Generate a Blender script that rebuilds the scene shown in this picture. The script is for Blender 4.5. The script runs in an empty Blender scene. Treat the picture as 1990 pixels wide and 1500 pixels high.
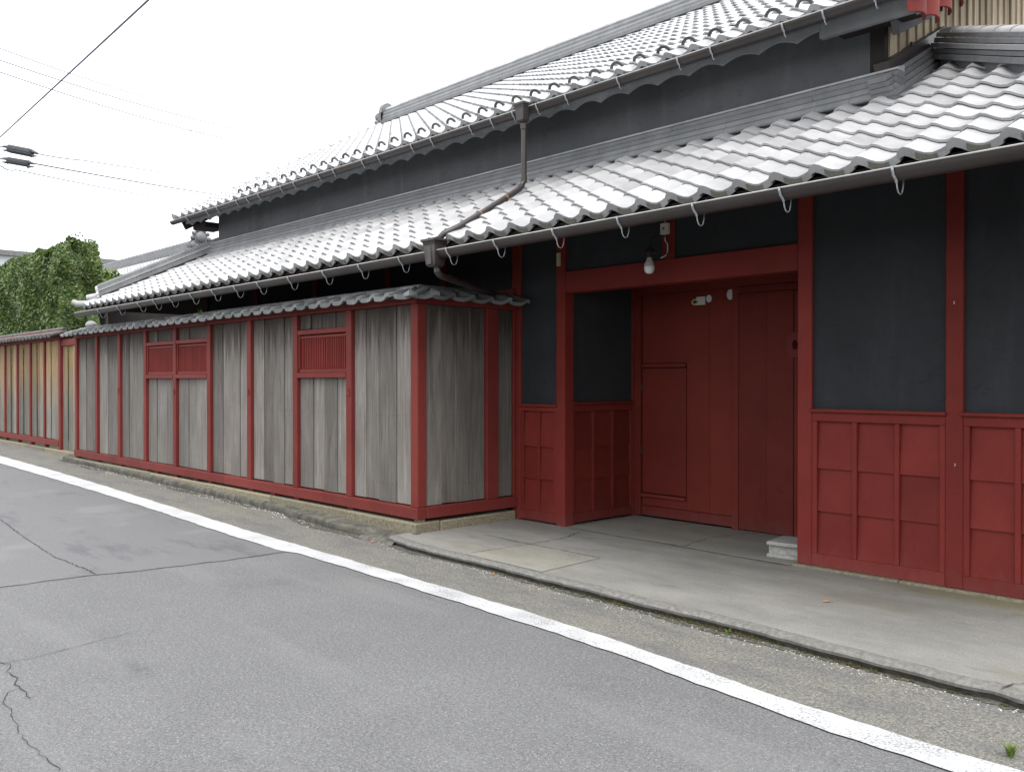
import bpy, bmesh, math, random
import numpy as np
from mathutils import Matrix, Vector
random.seed(7)
rng = np.random.default_rng(7)
R = math.radians
SC = bpy.context.scene
COL = SC.collection

# ------------------------------------------------------------------ camera, sky, sun, exposure
cam = bpy.data.cameras.new("camera")
cam.sensor_width = 36.0
cam.lens = 1730.0 / 1990.0 * 36.0
cam.clip_start = 0.05
cam.clip_end = 3000.0
cam_o = bpy.data.objects.new("camera", cam)
COL.objects.link(cam_o)
cam_o.location = (0, 0, 1.6)
cam_o.rotation_euler = (R(90 - 0.35), 0, R(46.75))
SC.camera = cam_o

world = bpy.data.worlds.new("World")
SC.world = world
world.use_nodes = True
wn, wl = world.node_tree.nodes, world.node_tree.links
wn.clear()
sky = wn.new("ShaderNodeTexSky")
sky.sky_type = 'NISHITA'
sky.sun_disc = False
sky.sun_elevation = R(62)
sky.sun_rotation = R(125)
sky.air_density = 1.5
sky.dust_density = 4.0
mixc = wn.new("ShaderNodeMix")          # a closed white cloud layer over the clear sky
mixc.data_type = 'RGBA'
mixc.inputs[0].default_value = 0.88
mixc.inputs[7].default_value = (10.0, 10.25, 10.6, 1)
bg = wn.new("ShaderNodeBackground")
bg.inputs["Strength"].default_value = 0.085
wo = wn.new("ShaderNodeOutputWorld")
wl.new(sky.outputs[0], mixc.inputs[6])
wl.new(mixc.outputs[2], bg.inputs["Color"])
wl.new(bg.outputs[0], wo.inputs["Surface"])

sun = bpy.data.lights.new("sun", 'SUN')
sun.energy = 1.5
sun.angle = R(40)
sun.color = (1.0, 0.97, 0.93)
sun_o = bpy.data.objects.new("sun", sun)
COL.objects.link(sun_o)
# sun azimuth: over the street, behind the camera to the right
_az, _el = R(125), R(62)
_d = Vector((math.sin(_az) * math.cos(_el), math.cos(_az) * math.cos(_el), math.sin(_el)))
sun_o.rotation_euler = _d.to_track_quat('Z', 'Y').to_euler()

SC.view_settings.view_transform = 'Standard'
SC.view_settings.look = 'None'
SC.view_settings.exposure = 1.36
SC.view_settings.gamma = 1.0
SC.view_settings.use_curve_mapping = False

# ------------------------------------------------------------------ mesh builder
class MB:
    def __init__(self):
        self.v, self.f, self.m, self.n = [], [], [], 0
    def add(self, vs, fs, mi=0, M=None):
        vs = np.asarray(vs, float)
        if M is not None:
            A = np.array(M)
            vs = vs @ A[:3, :3].T + A[:3, 3]
        self.v.append(vs)
        self.f += [tuple(i + self.n for i in f) for f in fs]
        self.m += [mi] * len(fs)
        self.n += len(vs)
        return self
    def box(self, x0, x1, y0, y1, z0, z1, mi=0, M=None, c=0.0):
        x0, x1 = min(x0, x1), max(x0, x1); y0, y1 = min(y0, y1), max(y0, y1); z0, z1 = min(z0, z1), max(z0, z1)
        c = min(c, (x1 - x0) * .3, (y1 - y0) * .3, (z1 - z0) * .3)
        if c <= 0:
            vs = [(x, y, z) for x in (x0, x1) for y in (y0, y1) for z in (z0, z1)]
            fs = [(0, 1, 3, 2), (4, 6, 7, 5), (0, 4, 5, 1), (2, 3, 7, 6), (0, 2, 6, 4), (1, 5, 7, 3)]
            return self.add(vs, fs, mi, M)
        # chamfered box: 24 verts
        vs, idx = [], {}
        for sx in (0, 1):
            for sy in (0, 1):
                for sz in (0, 1):
                    X, Y, Z = (x0, x1)[sx], (y0, y1)[sy], (z0, z1)[sz]
                    dx, dy, dz = (c, -c)[sx], (c, -c)[sy], (c, -c)[sz]
                    for a, p in (('x', (X, Y + dy, Z + dz)), ('y', (X + dx, Y, Z + dz)), ('z', (X + dx, Y + dy, Z))):
                        idx[(sx, sy, sz, a)] = len(vs); vs.append(p)
        q = lambda *k: tuple(idx[i] for i in k)
        fs = []
        for s in (0, 1):
            r = [(0, 0), (0, 1), (1, 1), (1, 0)]
            fx = [(s, a, b, 'x') for a, b in r]; fy = [(a, s, b, 'y') for a, b in r]; fz = [(a, b, s, 'z') for a, b in r]
            fs += [q(*(fx if not s else fx[::-1]))[::-1] if False else q(*fx), q(*fy), q(*fz)]
        for a in (0, 1):
            for b in (0, 1):
                fs.append(q((a, b, 0, 'x'), (a, b, 1, 'x'), (a, b, 1, 'y'), (a, b, 0, 'y')))
                fs.append(q((a, 0, b, 'x'), (a, 1, b, 'x'), (a, 1, b, 'z'), (a, 0, b, 'z')))
                fs.append(q((0, a, b, 'y'), (1, a, b, 'y'), (1, a, b, 'z'), (0, a, b, 'z')))
                for e in (0, 1):
                    fs.append(q((a, b, e, 'x'), (a, b, e, 'y'), (a, b, e, 'z')))
        return self.add(vs, fs, mi, M)
    def tube(self, path, r, n=8, mi=0, caps=True, M=None):
        P = [Vector(p) for p in path]
        rr = r if hasattr(r, '__len__') else [r] * len(P)
        vs, fs = [], []
        up = Vector((0.13, 0.07, 1)).normalized()
        for i, p in enumerate(P):
            t = (P[min(i + 1, len(P) - 1)] - P[max(i - 1, 0)]).normalized()
            a = t.cross(up)
            if a.length < 0.15: a = t.cross(Vector((1, 0.2, 0)))
            a.normalize(); b = t.cross(a).normalized()
            for k in range(n):
                an = 2 * math.pi * k / n
                vs.append(p + (a * math.cos(an) + b * math.sin(an)) * rr[i])
        for i in range(len(P) - 1):
            for k in range(n):
                k2 = (k + 1) % n
                fs.append((i * n + k, i * n + k2, (i + 1) * n + k2, (i + 1) * n + k))
        if caps:
            fs.append(tuple(range(n))); fs.append(tuple((len(P) - 1) * n + k for k in range(n)))
        return self.add(vs, fs, mi, M)
    def sphere(self, c, r, n=10, m=7, mi=0, M=None):
        rx, ry, rz = r if hasattr(r, '__len__') else (r, r, r)
        vs, fs = [], []
        for j in range(m + 1):
            ph = math.pi * j / m
            for k in range(n):
                th = 2 * math.pi * k / n
                vs.append((c[0] + rx * math.sin(ph) * math.cos(th), c[1] + ry * math.sin(ph) * math.sin(th), c[2] + rz * math.cos(ph)))
        for j in range(m):
            for k in range(n):
                k2 = (k + 1) % n
                fs.append((j * n + k, j * n + k2, (j + 1) * n + k2, (j + 1) * n + k))
        return self.add(vs, fs, mi, M)
    def lathe(self, prof, c=(0, 0, 0), n=16, mi=0, M=None):
        vs, fs = [], []
        for r, z in prof:
            for k in range(n):
                th = 2 * math.pi * k / n
                vs.append((c[0] + r * math.cos(th), c[1] + r * math.sin(th), c[2] + z))
        for j in range(len(prof) - 1):
            for k in range(n):
                k2 = (k + 1) % n
                fs.append((j * n + k, j * n + k2, (j + 1) * n + k2, (j + 1) * n + k))
        return self.add(vs, fs, mi, M)
    def prism(self, poly, a0, a1, axis='x', mi=0, M=None):
        # poly in the plane across the axis: axis x -> (y,z); y -> (x,z); z -> (x,y)
        n = len(poly); vs = []
        for a in (a0, a1):
            for p, q in poly:
                vs.append({'x': (a, p, q), 'y': (p, a, q), 'z': (p, q, a)}[axis])
        fs = [tuple(range(n)), tuple(range(2 * n - 1, n - 1, -1))]
        for i in range(n):
            j = (i + 1) % n
            fs.append((i, j, n + j, n + i))
        return self.add(vs, fs, mi, M)
    def mesh(self, name, mats, smooth=False, recalc=True):
        me = bpy.data.meshes.new(name)
        V = np.concatenate(self.v) if self.v else np.zeros((0, 3))
        me.from_pydata(V.tolist(), [], self.f)
        for m in (mats if isinstance(mats, (list, tuple)) else [mats]):
            me.materials.append(m)
        me.polygons.foreach_set("material_index", self.m)
        if recalc:
            bm = bmesh.new(); bm.from_mesh(me)
            bmesh.ops.recalc_face_normals(bm, faces=bm.faces)
            bm.to_mesh(me); bm.free()
        if smooth:
            me.shade_auto_smooth() if hasattr(me, "shade_auto_smooth") else None
            me.polygons.foreach_set("use_smooth", [True] * len(me.polygons))
            try: me.set_sharp_from_angle(angle=R(38))
            except Exception: pass
        me.update()
        return me
    def build(self, name, mats, parent=None, smooth=False, **props):
        return link(name, self.mesh(name, mats, smooth), parent, **props)

def link(name, me, parent=None, loc=None, rot=None, **props):
    o = bpy.data.objects.new(name, me)
    COL.objects.link(o)
    if parent is not None: o.parent = parent
    if loc is not None: o.location = loc
    if rot is not None: o.rotation_euler = rot
    for k, v in props.items(): o[k] = v
    return o

def thing(name, label, cat, group=None):
    o = bpy.data.objects.new(name, None)
    COL.objects.link(o)
    o.empty_display_size = 0.2
    o['label'] = label; o['category'] = cat
    if group: o['group'] = group
    return o

# ------------------------------------------------------------------ materials
def ramp(nt, fac, stops):
    r = nt.nodes.new("ShaderNodeValToRGB")
    e = r.color_ramp.elements
    while len(e) < len(stops): e.new(0.5)
    for i, (p, c) in enumerate(stops):
        e[i].position = p; e[i].color = (*c, 1) if len(c) == 3 else c
    nt.links.new(fac, r.inputs[0])
    return r.outputs[0]
def noise(nt, vec, scale, detail=3, rough=.55, dist=0.0):
    n = nt.nodes.new("ShaderNodeTexNoise")
    n.inputs["Scale"].default_value = scale; n.inputs["Detail"].default_value = detail
    n.inputs["Roughness"].default_value = rough; n.inputs["Distortion"].default_value = dist
    nt.links.new(vec, n.inputs["Vector"])
    return n.outputs[0]
def vscale(nt, vec, s):
    n = nt.nodes.new("ShaderNodeVectorMath"); n.operation = 'MULTIPLY'
    nt.links.new(vec, n.inputs[0]); n.inputs[1].default_value = s
    return n.outputs[0]
def mathn(nt, op, a, b=None, c=None, clamp=False):
    n = nt.nodes.new("ShaderNodeMath"); n.operation = op; n.use_clamp = clamp
    for i, x in enumerate((a, b, c)):
        if x is None: continue
        if isinstance(x, (int, float)): n.inputs[i].default_value = x
        else: nt.links.new(x, n.inputs[i])
    return n.outputs[0]
def mixrgb(nt, fac, a, b, mode='MIX'):
    n = nt.nodes.new("ShaderNodeMix"); n.data_type = 'RGBA'; n.blend_type = mode
    for s, x in ((0, fac), (6, a), (7, b)):
        if isinstance(x, (int, float)): n.inputs[s].default_value = x
        elif isinstance(x, (tuple, list)): n.inputs[s].default_value = (*x, 1) if len(x) == 3 else x
        else: nt.links.new(x, n.inputs[s])
    return n.outputs[2]
def smooth(nt, v, a, b, lo=0., hi=1.):
    n = nt.nodes.new("ShaderNodeMapRange"); n.interpolation_type = 'SMOOTHSTEP'
    nt.links.new(v, n.inputs[0])
    for i, x in enumerate((a, b, lo, hi)): n.inputs[i + 1].default_value = x
    return n.outputs[0]
def newmat(name, rough=.6, spec=.5, metal=0.):
    m = bpy.data.materials.new(name); m.use_nodes = True
    nt = m.node_tree; b = nt.nodes["Principled BSDF"]
    b.inputs["Roughness"].default_value = rough
    b.inputs["Specular IOR Level"].default_value = spec
    b.inputs["Metallic"].default_value = metal
    g = nt.nodes.new("ShaderNodeNewGeometry")
    return m, nt, b, g.outputs["Position"]
def bump(nt, b, h, strength, dist):
    n = nt.nodes.new("ShaderNodeBump")
    n.inputs["Strength"].default_value = strength; n.inputs["Distance"].default_value = dist
    nt.links.new(h, n.inputs["Height"]); nt.links.new(n.outputs[0], b.inputs["Normal"])
def objrand(nt, lo, hi):
    n = nt.nodes.new("ShaderNodeObjectInfo")
    return smooth_lin(nt, n.outputs["Random"], lo, hi)
def smooth_lin(nt, v, lo, hi):
    n = nt.nodes.new("ShaderNodeMapRange"); nt.links.new(v, n.inputs[0])
    n.inputs[3].default_value = lo; n.inputs[4].default_value = hi
    return n.outputs[0]
def tint(nt, col, fac):
    v = nt.nodes.new("ShaderNodeVectorMath"); v.operation = 'SCALE'
    nt.links.new(col, v.inputs[0]); nt.links.new(fac, v.inputs[3])
    return v.outputs[0]
def setcol(nt, b, c): nt.links.new(c, b.inputs["Base Color"])

def simple(name, c1, c2, scale=6., rough=.6, spec=.4, stretch=(1, 1, 1), bstr=.0, bdist=.002, orr=None, metal=0., fine=None):
    m, nt, b, pos = newmat(name, rough, spec, metal)
    v = vscale(nt, pos, stretch)
    n = noise(nt, v, scale, 5, .6)
    c = ramp(nt, n, [(.3, c1), (.7, c2)])
    if fine:
        c = mixrgb(nt, smooth(nt, noise(nt, pos, fine, 2), .45, .7, 0, .35), c, tuple(.55 * x for x in c1))
    if orr: c = tint(nt, c, objrand(nt, *orr))
    setcol(nt, b, c)
    if bstr: bump(nt, b, n, bstr, bdist)
    return m

def paint_red(name, base, dark, rough=.62, dusty=.14):
    m, nt, b, pos = newmat(name, rough, .14)
    fine = noise(nt, vscale(nt, pos, (1, 1, .25)), 55, 4, .65)
    big = noise(nt, pos, 1.7, 4, .6)
    c = ramp(nt, big, [(.3, dark), (.7, base)])
    c = mixrgb(nt, smooth(nt, fine, .5, .78, 0, dusty), c, tuple(min(1, x * 1.35 + .022) for x in base))
    c = mixrgb(nt, smooth(nt, noise(nt, pos, 9, 6, .7), .63, .76, 0, .4), c, tuple(x * .5 for x in dark))
    spz = nt.nodes.new('ShaderNodeSeparateXYZ'); nt.links.new(pos, spz.inputs[0])
    ft = smooth(nt, mathn(nt, 'ADD', spz.outputs[2], mathn(nt, 'MULTIPLY', noise(nt, vscale(nt, pos, (1, 1, .4)), 14, 5, .7), .55)), .50, .22, 0, .38)
    c = mixrgb(nt, ft, c, tuple(.55 * x + .045 for x in base))
    # scuffed edges
    chip = smooth(nt, noise(nt, vscale(nt, pos, (1, 1, .6)), 60, 3, .7), .73, .77)
    c = mixrgb(nt, mathn(nt, 'MULTIPLY', chip, .25), c, (.30, .24, .22))
    setcol(nt, b, tint(nt, c, objrand(nt, .88, 1.1)))
    bump(nt, b, fine, .25, .002)
    return m

M = {}
M['red'] = paint_red("red_oxide_paint", (.166, .0245, .019), (.126, .0170, .0130))
M['red_deep'] = paint_red("red_oxide_paint_gate", (.132, .0205, .0145), (.100, .0145, .0105), dusty=.08)
M['red_wood'] = paint_red("red_stained_wood", (.158, .029, .024), (.120, .020, .0165), dusty=.2)

def wood(name, lo, mid, hi, yellow=None, rough=.8, warm=None):
    m, nt, b, pos = newmat(name, rough, .22)
    oi = nt.nodes.new("ShaderNodeObjectInfo")
    sh = nt.nodes.new("ShaderNodeVectorMath"); sh.operation = 'ADD'
    cb = nt.nodes.new("ShaderNodeCombineXYZ")
    nt.links.new(mathn(nt, 'MULTIPLY', oi.outputs["Random"], 13.7), cb.inputs[0])
    nt.links.new(mathn(nt, 'MULTIPLY', oi.outputs["Random"], 5.1), cb.inputs[2])
    nt.links.new(pos, sh.inputs[0]); nt.links.new(cb.outputs[0], sh.inputs[1])
    p = sh.outputs[0]
    g1 = noise(nt, vscale(nt, p, (1, 1, .018)), 85, 4, .7, .3)
    g2 = noise(nt, vscale(nt, p, (1, 1, .05)), 22, 4, .6, .4)
    g3 = noise(nt, vscale(nt, p, (1, 1, .45)), 3.0, 4, .6)
    f = mathn(nt, 'ADD', mathn(nt, 'MULTIPLY', g1, .5), mathn(nt, 'ADD', mathn(nt, 'MULTIPLY', g2, .22), mathn(nt, 'MULTIPLY', g3, .28)))
    c = ramp(nt, f, [(.33, lo), (.5, mid), (.66, hi)])
    # rain streaks: darker runs with ragged ends
    st = smooth(nt, noise(nt, vscale(nt, p, (1, 1, .10)), 11, 5, .7), .50, .72, 0, .62)
    c = mixrgb(nt, mathn(nt, 'MULTIPLY', st, smooth(nt, g3, .38, .62)), c, tuple(.42 * x for x in lo))
    # bleached runs
    bl = smooth(nt, noise(nt, vscale(nt, p, (1, 1, .04)), 38, 3, .7), .64, .74, 0, .55)
    c = mixrgb(nt, bl, c, tuple(min(.6, x * 1.45) for x in hi))
    sp = nt.nodes.new("ShaderNodeSeparateXYZ"); nt.links.new(pos, sp.inputs[0])
    # splash and algae at the foot of the boards
    ft = mathn(nt, 'MULTIPLY', smooth(nt, sp.outputs[2], .85, .25), smooth(nt, g3, .35, .7))
    c = mixrgb(nt, mathn(nt, 'MULTIPLY', ft, .35), c, (.19, .185, .16))
    if not yellow and name.startswith('weathered'):   # darker brown towards the upper ends, with a ragged lower edge
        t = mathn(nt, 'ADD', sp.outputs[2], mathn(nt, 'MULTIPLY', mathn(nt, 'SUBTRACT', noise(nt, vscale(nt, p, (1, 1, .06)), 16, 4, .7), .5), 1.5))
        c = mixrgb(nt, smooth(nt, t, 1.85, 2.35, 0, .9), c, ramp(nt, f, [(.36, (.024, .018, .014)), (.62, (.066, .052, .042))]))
    if yellow:   # the upper ends of these boards have kept their fresh colour
        t = mathn(nt, 'ADD', sp.outputs[2], mathn(nt, 'MULTIPLY', mathn(nt, 'SUBTRACT', g2, .5), 2.6))
        c = mixrgb(nt, mathn(nt, 'MULTIPLY', smooth(nt, t, .75, 2.2), .92), c, ramp(nt, f, [(.35, tuple(.5 * x for x in yellow)), (.6, yellow)]))
    # nail heads / knots
    if name.startswith('weathered'):   # rows of rusted nail heads
        uu = mathn(nt, 'FRACT', mathn(nt, 'MULTIPLY', mathn(nt, 'ADD', sp.outputs[0], sp.outputs[1]), 1 / .062))
        kx = smooth(nt, mathn(nt, 'ABSOLUTE', mathn(nt, 'SUBTRACT', uu, .5)), .085, .05)
        kz = None
        for z0 in (.47, 1.22):
            q = smooth(nt, mathn(nt, 'ABSOLUTE', mathn(nt, 'SUBTRACT', sp.outputs[2], z0)), .020, .008)
            kz = q if kz is None else mathn(nt, 'MAXIMUM', kz, q)
        c = mixrgb(nt, mathn(nt, 'MULTIPLY', mathn(nt, 'MULTIPLY', kx, kz), smooth(nt, noise(nt, pos, 7, 2), .45, .6, .05, .55)), c, (.035, .03, .028))
    setcol(nt, b, tint(nt, c, objrand(nt, .70, 1.22)))
    bump(nt, b, f, .5, .004)
    return m
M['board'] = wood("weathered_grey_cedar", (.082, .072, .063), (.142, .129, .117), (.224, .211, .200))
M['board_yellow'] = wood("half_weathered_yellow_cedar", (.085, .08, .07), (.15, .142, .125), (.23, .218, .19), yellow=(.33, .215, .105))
M['gable_board'] = wood("bleached_gable_boards", (.25, .195, .135), (.40, .33, .24), (.52, .45, .345))

def plaster(name, a, c2, rough=.85):
    m, nt, b, pos = newmat(name, rough, .2)
    n1 = noise(nt, pos, 140, 3, .7); n2 = noise(nt, pos, 1.3, 5, .6)
    c = ramp(nt, n2, [(.3, a), (.72, c2)])
    c = mixrgb(nt, smooth(nt, noise(nt, vscale(nt, pos, (1, 1, .15)), 5, 5, .65), .50, .75, 0, .28), c, tuple(x * 1.7 for x in c2))
    c = mixrgb(nt, smooth(nt, noise(nt, vscale(nt, pos, (.6, 1, 1.6)), 7, 4, .6, 1.5), .56, .72, 0, .35), c, tuple(x * .6 for x in a))
    c = mixrgb(nt, smooth(nt, n1, .55, .8, 0, .25), c, tuple(x * 2.0 for x in c2))
    setcol(nt, b, c); bump(nt, b, n1, .35, .0025)
    return m
M['plaster'] = plaster("black_lime_plaster", (.0195, .021, .0235), (.029, .031, .0345))
M['plaster_up'] = plaster("glare_paled_black_plaster", (.085, .089, .096), (.118, .123, .131))  # same black plaster, its colour paled to carry glare over the upper storey
M['soffit'] = plaster("grey_plaster_soffit", (.105, .110, .116), (.165, .171, .178))

def kawara(name, a, c2, rough=.38, orr=(.86, 1.1), lich=.18):
    m, nt, b, pos = newmat(name, rough, .5)
    oi = nt.nodes.new("ShaderNodeObjectInfo")
    n = noise(nt, pos, 5, 5, .6); n2 = noise(nt, pos, 90, 3, .6)
    c = ramp(nt, n, [(.3, a), (.7, c2)])
    c = mixrgb(nt, smooth(nt, n2, .45, .75, 0, .3), c, tuple(x * .72 for x in a))
    c = mixrgb(nt, smooth(nt, noise(nt, pos, 14, 6, .75), .62, .74, 0, lich), c, (.34, .33, .27))
    if 'roof_tile' in name or 'upper_tile' in name:
        sn = nt.nodes.new('ShaderNodeVectorMath'); sn.operation = 'FLOOR'
        ad = nt.nodes.new('ShaderNodeVectorMath'); ad.operation = 'ADD'; nt.links.new(pos, ad.inputs[0]); ad.inputs[1].default_value = (4.38, -5.44, 0)
        nt.links.new(vscale(nt, ad.outputs[0], (1 / .29, 1 / .2107, 0)), sn.inputs[0])
        wnz = nt.nodes.new('ShaderNodeTexWhiteNoise'); nt.links.new(sn.outputs[0], wnz.inputs[0])
        c = tint(nt, c, smooth_lin(nt, wnz.outputs[0], .84, 1.10))
    setcol(nt, b, tint(nt, c, objrand(nt, *orr)))
    rr = smooth_lin(nt, n2, rough - .08, rough + .16); nt.links.new(rr, b.inputs["Roughness"])
    bump(nt, b, n2, .15, .0015)
    return m
M['tile'] = kawara("silver_grey_roof_tile", (.30, .30, .306), (.39, .389, .394), .32)
M['tile_up'] = kawara("silver_grey_upper_tile", (.31, .312, .32), (.40, .40, .41), .33)
M['noshi'] = kawara("grey_ridge_tile", (.118, .121, .126), (.178, .181, .187), .5)
M['noshi_pale'] = kawara("pale_ridge_tile", (.20, .205, .21), (.27, .273, .278), .5)
M['tile_old'] = kawara("old_fence_tile", (.10, .104, .106), (.20, .205, .207), .5, (.7, 1.25), .45)
M['tile_dark'] = kawara("dark_mossy_fence_tile", (.045, .048, .046), (.10, .104, .098), .6, (.7, 1.2), .4)
M['tile_panel'] = simple("rough_tile_panel", (.10, .105, .085), (.20, .20, .165), 120, .9, .2, bstr=.6)
M['gutter'] = simple("brown_gutter", (.026, .021, .0195), (.040, .033, .031), 4, .40, .45)
M['rim'] = simple("gutter_rim", (.30, .29, .28), (.42, .41, .40), 8, .3, .5)  # sky reflection along the gutter bead is painted in as this pale tone
M['zinc'] = simple("galvanised_strap", (.24, .26, .28), (.40, .42, .44), 60, .45, .5, metal=.55)
M['granite'] = simple("yellow_granite", (.115, .10, .068), (.27, .24, .17), 38, .85, .25, bstr=.6, bdist=.006, fine=180, orr=(.85, 1.1))
M['kerbstone'] = simple("stained_concrete", (.045, .043, .037), (.145, .138, .118), 9, .9, .2, bstr=.5, bdist=.006, fine=160)
M['black'] = simple("black_plastic", (.04, .045, .05), (.06, .064, .07), 8, .5, .4)
M['cable'] = simple("cable_sheath", (.12, .12, .15), (.17, .17, .20), 8, .6, .3)  # sky glare around the wires is put into this greyed colour
M['whitebulb'] = simple("frosted_glass_bulb", (.62, .62, .60), (.70, .70, .68), 12, .2, .6)
M['bulb_neck'] = simple("bulb_collar", (.40, .40, .40), (.5, .5, .5), 12, .35, .5)
M['ivory'] = simple("ivory_plastic", (.42, .40, .33), (.5, .48, .40), 20, .5, .4)
M['sticker_white'] = simple("pale_sticker", (.42, .43, .42), (.52, .53, .52), 40, .6, .3)
M['sticker_yellow'] = simple("yellow_sticker", (.42, .38, .10), (.5, .45, .14), 60, .6, .3)
M['rawwood'] = simple("pale_raw_wood", (.36, .29, .15), (.52, .43, .25), 40, .8, .2, (1, 1, .1))
M['hollow'] = simple('unlit_hollow_red', (.030, .007, .006), (.040, .009, .007), 10, .95, .02)
M['copper'] = simple('copper_wire', (.16, .075, .04), (.24, .12, .065), 40, .5, .4)
M['iron'] = simple("dark_iron", (.02, .018, .016), (.04, .035, .03), 40, .6, .4)
M['cblock'] = simple("concrete_block", (.25, .245, .23), (.38, .375, .355), 30, .95, .15, bstr=.6, bdist=.004, fine=200)
M['dark'] = simple("dark_timber", (.020, .017, .016), (.030, .026, .025), 4, .8, .2)
M['gable_red'] = simple('brown_red_gable_boards', (.12, .055, .035), (.19, .09, .06), 20, .8, .2, (1, 1, .1))
M['farwall'] = simple("pale_far_wall", (.42, .44, .46), (.5, .52, .54), .6, .8, .2)

# ground materials
def specks(nt, pos, c, scale, rad, light, dark, amt):
    # single stones of the aggregate: some pale, some dark, most like the rest
    vo = nt.nodes.new("ShaderNodeTexVoronoi"); vo.inputs["Scale"].default_value = scale
    nt.links.new(pos, vo.inputs["Vector"])
    sp = nt.nodes.new("ShaderNodeSeparateColor"); nt.links.new(vo.outputs["Color"], sp.inputs[0])
    k = smooth(nt, vo.outputs["Distance"], rad, rad * .6)
    c = mixrgb(nt, mathn(nt, 'MULTIPLY', k, smooth(nt, sp.outputs[0], .80, .86, 0, amt)), c, light)
    return mixrgb(nt, mathn(nt, 'MULTIPLY', k, smooth(nt, sp.outputs[0], .26, .20, 0, amt)), c, dark)
def m_asphalt():
    m, nt, b, pos = newmat("worn_asphalt", .82, .3)
    n1 = noise(nt, pos, 62, 4, .75); n2 = noise(nt, pos, 1.1, 5, .6)
    c = ramp(nt, n1, [(.30, (.070, .071, .073)), (.5, (.120, .120, .123)), (.70, (.185, .185, .186))])
    c = specks(nt, pos, c, 88, .40, (.30, .295, .28), (.040, .041, .046), .7)
    c = specks(nt, pos, c, 150, .42, (.30, .295, .28), (.05, .05, .055), .6)
    c = tint(nt, c, smooth_lin(nt, n2, .82, 1.18))
    c = mixrgb(nt, smooth(nt, noise(nt, vscale(nt, pos, (1, 2.2, 1)), .8, 5, .65), .58, .72, 0, .35), c, (.062, .063, .072))
    c = mixrgb(nt, smooth(nt, noise(nt, vscale(nt, pos, (.25, 2.0, 1)), 1.0, 3, .55), .52, .68, 0, .22), c, (.19, .19, .19))
    c = mixrgb(nt, smooth(nt, noise(nt, pos, 2.3, 6, .7), .66, .74, 0, .4), c, (.05, .051, .058))
    setcol(nt, b, c); bump(nt, b, n1, .7, .006)
    return m
M['asphalt'] = m_asphalt()
def m_patch():
    m, nt, b, pos = newmat("smooth_asphalt_patch", .75, .35)
    n1 = noise(nt, pos, 90, 4, .7); n2 = noise(nt, vscale(nt, pos, (.55, 1.8, 1)), 1.3, 7, .7)
    c = ramp(nt, n1, [(.32, (.084, .083, .086)), (.68, (.160, .159, .162))])
    c = mixrgb(nt, smooth(nt, n2, .52, .66, 0, .6), c, (.066, .066, .075))
    c = mixrgb(nt, smooth(nt, noise(nt, pos, .9, 4), .55, .7, 0, .35), c, (.20, .197, .205))
    setcol(nt, b, c); bump(nt, b, n1, .35, .003)
    return m
M['patch'] = m_patch()
def m_shoulder():
    m, nt, b, pos = newmat("exposed_aggregate_shoulder", .88, .25)
    n1 = noise(nt, pos, 55, 4, .75); n2 = noise(nt, vscale(nt, pos, (.6, 1.8, 1)), 2.2, 6, .68)
    c = ramp(nt, n1, [(.32, (.070, .068, .062)), (.5, (.140, .136, .122)), (.68, (.235, .228, .205))])
    c = specks(nt, pos, c, 85, .42, (.33, .32, .28), (.040, .040, .041), .75)
    c = specks(nt, pos, c, 140, .42, (.30, .29, .26), (.045, .045, .045), .6)
    c = mixrgb(nt, smooth(nt, n2, .46, .64, 0, .65), c, ramp(nt, n1, [(.32, (.058, .059, .061)), (.68, (.145, .146, .147))]))
    c = mixrgb(nt, smooth(nt, noise(nt, vscale(nt, pos, (.5, 1.2, 1)), 1.2, 4, .6), .54, .70, 0, .45), c, ramp(nt, n1, [(.32, (.12, .113, .085)), (.68, (.26, .248, .195))]))
    setcol(nt, b, c); bump(nt, b, n1, .8, .008)
    return m
M['shoulder'] = m_shoulder()
def m_paint():
    m, nt, b, pos = newmat("worn_white_road_paint", .7, .35)
    n1 = noise(nt, pos, 70, 4, .7); n2 = noise(nt, pos, 2.3, 3)
    c = ramp(nt, n2, [(.3, (.36, .365, .372)), (.7, (.47, .475, .48))])
    sp = nt.nodes.new("ShaderNodeSeparateXYZ"); nt.links.new(pos, sp.inputs[0])
    wear = mathn(nt, 'ADD', n1, mathn(nt, 'ADD', smooth(nt, sp.outputs[0], -7.9, -7.4, -.14, .0), mathn(nt, 'MULTIPLY', mathn(nt, 'SUBTRACT', noise(nt, pos, 3.1, 3), .5), .35)))
    c = mixrgb(nt, smooth(nt, wear, .545, .60, 0, .8), c, (.13, .13, .135))
    c = mixrgb(nt, smooth(nt, noise(nt, pos, 190, 1), .58, .7, 0, .35), c, (.3, .3, .3))
    vo = nt.nodes.new("ShaderNodeTexVoronoi"); vo.feature = 'DISTANCE_TO_EDGE'; vo.inputs["Scale"].default_value = 4.5
    nt.links.new(mixrgb(nt, .12, pos, noisevec(nt, pos, 12)), vo.inputs["Vector"])
    cr = mathn(nt, 'MULTIPLY', smooth(nt, vo.outputs["Distance"], .016, .004), smooth(nt, noise(nt, pos, 1.2, 2), .45, .6, 0, .8))
    c = mixrgb(nt, cr, c, (.2, .2, .2))
    setcol(nt, b, c); bump(nt, b, n1, .3, .003)
    return m
def noisevec(nt, vec, scale):
    n = nt.nodes.new("ShaderNodeTexNoise"); n.inputs["Scale"].default_value = scale
    nt.links.new(vec, n.inputs["Vector"]); return n.outputs[1]
M['paint'] = m_paint()
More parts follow.
